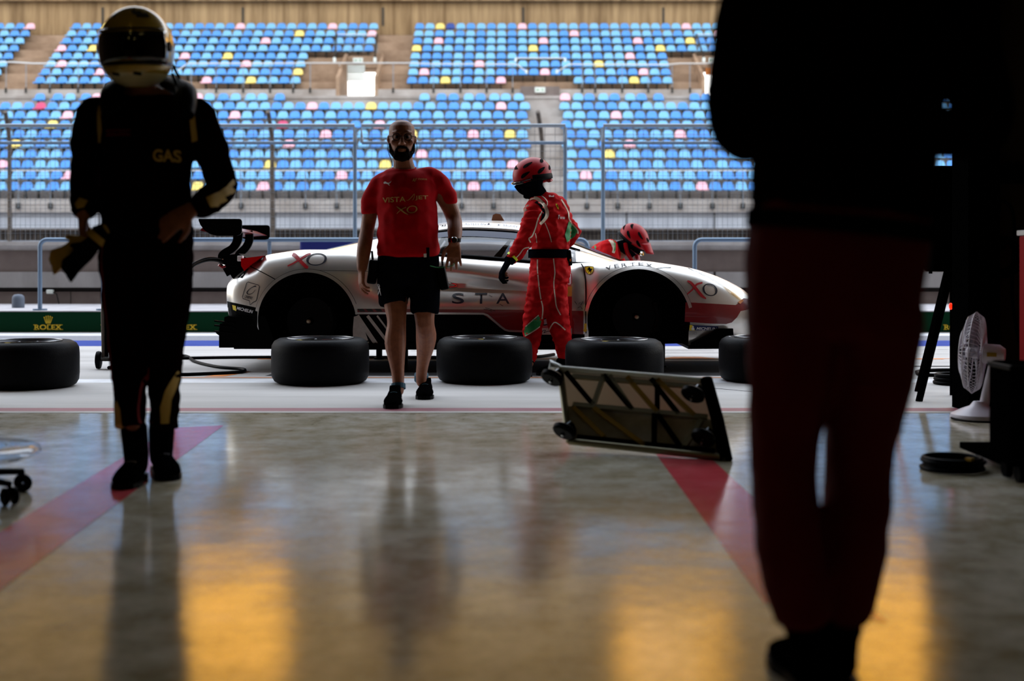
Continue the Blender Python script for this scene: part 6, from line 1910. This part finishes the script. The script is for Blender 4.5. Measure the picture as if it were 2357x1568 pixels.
PP = [Pm[0], Pm[1], P[2], P[3]]; MB().add([p - N_ * .02 for p in PP] + [p - N_ * .014 for p in PP], [(0, 1, 2, 3), (7, 6, 5, 4), (0, 4, 5, 1), (1, 5, 6, 2), (2, 6, 7, 3), (3, 7, 4, 0)]).build('sheen_panel', M['floor_sheen'], dol)  # translucent upper half made up to imitate bright floor reflected in the metal
for a, b, m_ in ((P[0], P[1], 'dolly_metal'), (P[2], P[3], 'sign_white'), (P[3], P[0], 'dolly_metal')):  # top rail painted white to imitate sky reflected in metal
    MB().tube([a, b], .016, 10).build('frame_rail', M[m_], dol, smooth=60)
MB().tube([dp(1, -.02, .0), dp(1.0, .5, .0), dp(.985, 1.02, .0)], [(.030, .024)] * 3, 12).build('side_rail', M['black_metal'], dol, smooth=60)
for (u0, v0), (u1, v1), m_ in (((.04, .95), (.20, .52), 'black_metal'), ((.20, .52), (.30, .95), 'dolly_metal'), ((.30, .95), (.46, .5), 'black_metal'), ((.46, .5), (.34, .95), 'dolly_metal'), ((.46, .95), (.62, .5), 'brass'),
                               ((.62, .5), (.66, .95), 'black_metal'), ((.66, .95), (.86, .5), 'brass'), ((.62, .95), (.76, .5), 'black_metal'), ((.06, .5), (.94, .5), 'dolly_metal'), ((.06, .46), (.24, .10), 'brass'), ((.20, .48), (.50, .04), 'brass'),
                               ((.60, .48), (.56, .04), 'black_metal'), ((.62, .48), (.74, .04), 'black_metal'), ((.74, .04), (.90, .46), 'dolly_metal'), ((.06, .06), (.94, .06), 'black_metal'), ((.08, .9), (.94, .9), 'dolly_metal')):
    MB().bar(dp(u0, v0, .004), dp(u1, v1, .004), .022, .016, up=N_).build('cross_brace', M[m_], dol)
def caster(u, v, sw, tilt):
    c = dp(u, v, .0)
    r_ = MB().cyl(c, c + N_ * .028, .034, n=16).build('caster_mount', M['black_metal'], dol, smooth=50)
    ax = (V_ * .8 + U_ * sw).normalized(); off = -V_ * .045 - U_ * .012
    w0 = c + N_ * .065 + off
    for q in (-.022, .022): MB().bar(c + N_ * .025 + ax * q, w0 + ax * q, .004, .034, up=ax).build('caster_fork', M['steel'], r_)
    MB().lathe([(.012, -.017), (.046, -.017), (.055, -.009), (.055, .009), (.046, .017), (.012, .017)], w0, ax, 24, closed=True).build('caster_wheel', M['black_plastic'], r_, smooth=40)
    MB().cyl(w0 - ax * .028, w0 + ax * .028, .006, n=8).build('axle', M['chrome'], r_)
caster(-.03, .86, .4, 0); caster(.01, .14, .4, 0); caster(.90, .80, .4, 0); caster(.91, .24, .4, 0)
MB().tube([dp(-.06, .98, .0), dp(-.06, 1.08, .0), dp(0, 1.02, 0)], [.018, .016, .014], 10).build('push_knob', M['bright_metal'], dol, smooth=60)

# low stool with clear rim and black casters at the left edge
c = GD(10, 1168); c = Vector((-1.79, 4.62, 0))
st = empty('rolling_stool', c, 'low clear-rimmed stool on black casters at the left edge of the frame', 'stool')
cb = Vector((-2.02, 4.75, 0))
MB().lathe([(.14, .19), (.26, .195), (.285, .185), (.29, .17), (.25, .15), (.14, .15)], cb, n=36, closed=True).build('clear_rim', M['glass'], st, smooth=60)
MB().lathe([(.001, .16), (.14, .16), (.14, .2), (.001, .2)], cb, n=30).build('seat', M['black_plastic'], st, smooth=40)
MB().cyl(cb + Vector((0, 0, .08)), cb + Vector((0, 0, .16)), .03).build('column', M['black_metal'], st)
for k in range(5):
    a = -.42 + 2 * PI * k / 5
    e = cb + Vector((.25 * math.cos(a), .25 * math.sin(a), .075))
    l_ = MB().tube([cb + Vector((0, 0, .10)), e], [(.022, .016), (.014, .012)], 8).build('leg', M['black_plastic'], st, smooth=60)
    for q in (-.017, .017):
        MB().lathe([(.006, -.009), (.026, -.009), (.032, -.005), (.032, .005), (.026, .009), (.006, .009)], (e.x, e.y, .032), (math.cos(a + 1.2), math.sin(a + 1.2), 0), 20, closed=True).build('caster_wheel', M['black_plastic'], l_, smooth=40).location += Vector((math.cos(a + 1.2), math.sin(a + 1.2), 0)) * q
    MB().cyl(e, (e.x, e.y, .04), .008, n=8).build('caster_stem', M['black_metal'], l_)

# air trolley partly behind the driver
d0 = 10.66
X_ = lambda px, d=d0: (px - CX) / F * d
tro = empty('air_trolley', (X_(285), d0, 0), 'small wheeled air bottle trolley standing behind the driver legs', 'trolley')
MB().tube([(X_(238), d0, .07), (X_(236), d0, .45), (X_(240), d0, .73), (X_(330), d0, .73), (X_(332), d0, .12)], .014, 8).build('frame', M['rust_steel'], tro, smooth=60)
MB().tube([(X_(243), d0 + .02, .1), (X_(243), d0 + .02, .60)], .018, 8).build('hose_loop', M['black_plastic'], tro)
MB().cyl((X_(288), d0 + .12, .10), (X_(288), d0 + .12, .62), .10, n=20).build('bottle', M['black_metal'], tro, smooth=50)
MB().cyl((X_(222), d0, .075), (X_(345), d0, .075), .010, n=8).build('axle', M['dark_steel'], tro)
MB().box((X_(288), d0 + .06, .09), (.34, .3, .015)).build('tray', M['dark_steel'], tro)
for px in (226, 250, 340):
    MB().lathe([(.012, -.02), (.05, -.022), (.070, -.016), (.074, 0), (.070, .016), (.05, .022), (.012, .02)], (X_(px + 1), d0 + (0.0 if px != 250 else .2), .075), (1, .12, 0), 24, closed=True).build('wheel', M['black_plastic'], tro, smooth=40)

# hoses lying in the pit lane
def gp(px, py, z=.012):
    p = GD(px, py); return Vector((p.x, p.y, z))
o = MB().tube(catmull([gp(250, 850), gp(330, 838), gp(420, 822), gp(450, 836), gp(500, 848), gp(556, 853), (gp(562, 858)), gp(545, 861), gp(480, 864), gp(420, 866), gp(380, 864)], 6), .014, 8).build('air_line', M['black_plastic'], loc=gp(480, 850, 0), smooth=60)
tag(o, 'black air line looped on the pit lane behind the driver', 'hose')
o = MB().tube(catmull([gp(300, 830), gp(420, 828), gp(560, 826), gp(760, 826), gp(960, 826), gp(1150, 826), gp(1230, 825), gp(1275, 819)], 6), .015, 8).build('air_line', M['black_plastic'], loc=gp(760, 826, 0), smooth=60)
tag(o, 'long straight black air line running under the car', 'hose')
o = MB()
o.tube(catmull([gp(2110, 860), gp(2118, 866), gp(2160, 868), gp(2230, 868), gp(2260, 860), gp(2200, 856), gp(2130, 857), gp(2110, 860)], 6), .016, 8)
tag(o.build('air_line', M['black_plastic'], loc=gp(2180, 862, 0), smooth=60), 'flat loop of black hose outside beside the door pillar', 'hose')
mb = MB()
for k, (z_, r_) in enumerate(((.014, .13), (.040, .125), (.066, .12))): mb.ring((gp(2195, 885).x, gp(2195, 885).y, z_), r_, .014, n=36)
tag(mb.build('coiled_hose', M['black_plastic'], loc=gp(2195, 885, 0), smooth=60), 'stacked coil of black hose outside at the foot of the door pillar', 'hose')

# cable coil on the garage floor
cc = gp(2192, 1082, 0)
rt = empty('cable_coil', cc, 'flat coil of black cable lying on the shiny garage floor', 'cable')
for k in range(5):
    MB().ring((cc.x + .004 * (k % 2), cc.y, .010 + .010 * k), .125 - .009 * (k % 3), .0085, n=40).build('cable_turn', M['black_plastic'], rt, smooth=60)
MB().box((cc.x + .03, cc.y - .12, .062), (.02, .03, .012), rotm(yaw=.5)).build('cable_tag', M['brass'], rt)

# black equipment case and red tool cabinet on the right
a = Vector((1.885, 5.06, 0))
cs = empty('equipment_case', (2.2, 5.4, 0), 'low black wheeled equipment case at the right edge of the garage', 'case')
MB().box((2.27, 5.19, .27), (.66, .24, .40), bev=.015).build('body', M['black_metal'], cs)
MB().box((2.27, 5.19, .455), (.67, .25, .02), bev=.005).build('lid', M['black_plastic'], cs)
MB().box((2.14, 5.55, .055), (.3, .5, .03), bev=.005).build('foot_plate', M['black_metal'], cs)
for x, y in ((2.0, 5.13), (2.53, 5.13), (2.0, 5.27), (2.53, 5.27)):
    MB().cyl((x - .012, y, .035), (x + .012, y, .035), .035, n=18).build('caster', M['black_plastic'], cs, smooth=50)
tc_ = empty('tool_cabinet', (3.2, 7.1, 0), 'red tool cabinet with pale top at the right edge beside the wall', 'cabinet')
MB().box((3.17, 7.08, .56), (.62, .55, .92), bev=.01).build('carcass', M['tool_red'], tc_)
MB().box((3.17, 7.08, 1.035), (.64, .57, .03), bev=.005).build('top', M['wall_white'], tc_)
for k in range(5):
    dr = MB().box((3.17, 6.80, .20 + .175 * k), (.56, .02, .155), bev=.004).build('drawer', M['tool_red'], tc_)
    MB().bar((2.95, 6.775, .25 + .175 * k), (3.39, 6.775, .25 + .175 * k), .012).build('handle', M['chrome'], dr)
for x, y in ((2.92, 6.86), (3.42, 6.86), (2.92, 7.3), (3.42, 7.3)): MB().cyl((x - .015, y, .05), (x + .015, y, .05), .05, n=18).build('caster', M['black_plastic'], tc_, smooth=50)

# floor fan
fc = PX(2243, 812, 7.22)
fan = empty('floor_fan', (PX(2232, 950, 7.22).x + .04, 7.22, 0), 'white oscillating fan standing on the floor beside the door pillar', 'fan')
an = Vector((-.88, .47, .05)).normalized()
bx_ = PX(2272, 900, 7.22).x
mb = MB().lathe([(.001, .0), (.15, .0), (.155, .012), (.15, .03), (.10, .055), (.05, .075), (.03, .10), (.001, .10)], (bx_ - .045, 7.22, 0.0), n=36)
mb.build('base', M['fan_white'], fan, smooth=40)
MB().tube([(bx_ - .02, 7.22, .06), (bx_ + .005, 7.22, .2), fc - an * .10 + Vector((0, 0, -.03))], [(.028, .028), (.022, .022), (.02, .02)], 12).build('column', M['fan_white'], fan, smooth=60)
MB().tube([fc - an * .03, fc - an * .05, fc - an * .13, fc - an * .16], [.03, .055, .055, .035], 20).build('motor', M['fan_white'], fan, smooth=40)
MB().box(fc - an * .09 + Vector((-.02, -.056, 0)), (.05, .004, .022), rotm(yaw=-.45)).build('label', M['brass'], fan)
R_ = .225
cage = MB(); u_ = an.orthogonal().normalized(); v_ = an.cross(u_)
for k in range(56):
    t = 2 * PI * k / 56; d_ = u_ * math.cos(t) + v_ * math.sin(t)
    cage.tube([fc + an * .075 + d_ * .03, fc + an * .065 + d_ * .12, fc + an * .035 + d_ * .20, fc + d_ * R_, fc - an * .035 + d_ * .20, fc - an * .05 + d_ * .11, fc - an * .045 + d_ * .05], .0016, 4, caps=False)
for r_, h_ in ((R_, 0), (.20, .035), (.12, .065), (.11, -.05)): cage.ring(fc + an * h_, r_, .003, axis=an, n=40, m=5)
cage.build('cage', M['fan_white'], fan)
for k in range(3):
    t0 = 2 * PI * k / 3; vs = []
    for i in range(7):
        r_ = .03 + .155 * i / 6
        for j in range(6):
            t = t0 + (j / 5 - .2) * 1.5 * (.6 + .4 * i / 6)
            vs.append(fc + (u_ * math.cos(t) + v_ * math.sin(t)) * r_ + an * (.025 - .04 * j / 5))
    b_ = MB().add(vs, [(i * 6 + j, i * 6 + j + 1, (i + 1) * 6 + j + 1, (i + 1) * 6 + j) for i in range(6) for j in range(5)]).build('blade', M['fan_blade'], fan, smooth=180); solid(b_, .003)
MB().lathe([(.001, .05), (.02, .045), (.03, .03), (.032, -.02), (.001, -.02)], fc, an, 20).build('hub', M['fan_white'], fan, smooth=50)
MB().tube(catmull([(bx_ - .17, 7.30, .008), (bx_ - .20, 7.18, .008), (bx_ - .14, 7.05, .008), (bx_ + .05, 7.02, .008), (bx_ + .2, 7.08, .008)], 5), .006, 6).build('power_cord', M['black_plastic'], fan, smooth=60)

# things on the return wall: socket box, hanging cable coil
wy = 7.66
W_ = lambda px, py: PX(px, py, wy)
sk = empty('socket_box', W_(2330, 400), 'black multi-socket power box on the dark wall at the right', 'socket box')
MB().box(W_(2328, 402), (.13, .05, .11), bev=.008).build('box', M['black_plastic'], sk)
for q in (-.03, .03): MB().cyl(W_(2328, 402) + Vector((q, -.02, .055)), W_(2328, 402) + Vector((q, -.02, .075)), .014, n=12).build('plug', M['black_plastic'], sk)
hk = empty('hanging_cable', W_(2300, 600), 'black cable coil hanging on the dark wall above the fan', 'cable')
MB().box(W_(2292, 470), (.05, .05, .10), bev=.01).build('plug', M['black_plastic'], hk)
for k in range(6):
    c = W_(2302, 590 + 4 * (k % 3)); mb = MB().ring((c.x + .006 * k, wy - .012 * (k % 3) + .0, c.z), .085 + .008 * (k % 4), .007, axis=(0, 1, 0), n=36, m=6)
    mb.build('cable_turn', M['black_plastic'], hk, smooth=60)
MB().tube(catmull([W_(2292, 485), W_(2288, 560), W_(2284, 680), W_(2280, 745)], 4), .008, 6).build('cable_drop', M['black_plastic'], hk)
MB().tube(catmull([W_(2292, 462), W_(2322, 470), W_(2334, 510), W_(2332, 600), W_(2330, 690), W_(2345, 790)], 4), .008, 6).build('cable_drop', M['black_plastic'], hk)
MB().box(W_(2305, 570) + Vector((0, .02, 0)), (.06, .04, .03), bev=.01).build('wall_hook', M['black_metal'], hk)

# equipment rack outside the door, with a leaning leg and red lamp
rd = 8.45
Rk = lambda px, py, d=rd: PX(px, py, d)
rk = empty('equipment_rack', (Rk(2190, 900).x, rd, 0), 'black equipment rack standing outside beside the door pillar, one leg splayed', 'rack')
for y0, y1, x0, x1 in ((-40, 222, 2136, 2215), (264, 338, 2136, 2215), (384, 625, 2136, 2215)):
    a_, b_ = Rk(x0, y1), Rk(x1, y0)
    MB().box((a_ + b_) / 2, (b_.x - a_.x, .22, b_.z - a_.z), bev=.02).build('equipment_box', M['black_metal'], rk)
for px in (2142, 2208): MB().cyl(Rk(px, 630), Rk(px, -40), .012, n=8).build('upright', M['black_metal'], rk)
MB().tube([Rk(2192, 600), PX(2150, 780, 8.2), PX(2115, 925, GD(0, 925).y + .02)], [(.03, .02), (.024, .018), (.022, .016)], 10).build('leg', M['black_metal'], rk, smooth=60)
MB().cyl((Rk(2205, 0).x, rd + .1, 0), (Rk(2205, 0).x, rd + .1, CH), .02, n=8).build('leg', M['black_metal'], rk)
MB().cyl((Rk(2150, 0).x, rd + .35, 0), (Rk(2195, 0).x, rd + .1, CH), .02, n=8).build('leg', M['black_metal'], rk)
for px, py in ((2176, 663), (2186, 705)): MB().ball(Rk(px, py) + Vector((0, -.02, 0)), (.012, .012, .022)).build('lamp', mat('red_lamp', '#ff2008', .4, emit=2.5), rk)

hs = [(2050, .015), (2058, .18), (2075, .46), (2095, .74), (2125, 1.08), (2158, 1.33), (2185, 1.44), (2195, 1.25), (2178, .95)]
o = MB().tube(catmull([((x - CX) / F * 8.4, 8.40 - .04 * math.sin(z * 3), z) for x, z in hs], 5), .014, 8).build('air_line', mat('bright_red_hose', '#f0220c', .4), loc=((2050 - CX) / F * 8.4, 8.4, 0), smooth=60)
tag(o, 'bright red air line draped from the black rack beside the door pillar', 'hose')

# ceiling strip lights
lm = mat('warm_tube_light', (1.0, .80, .28), .5, emit=11.0)
i_ = 0
for x, y in ((-1.3, 2.4), (1.3, 2.4), (-1.3, -2.2), (1.3, -2.2)):
    lr = empty('ceiling_light', (x, y, 4.2), 'warm strip light on the garage ceiling, ' + ('front' if y > 0 else 'rear') + (' left' if x < 0 else ' right'), 'light', 'garage strip lights')
    MB().box((x, y, 4.17), (.16, 1.3, .06), bev=.01).build('housing', M['wall_white'], lr)
    MB().cyl((x, y - .6, 4.12), (x, y + .6, 4.12), .018, n=10).build('tube', lm, lr)
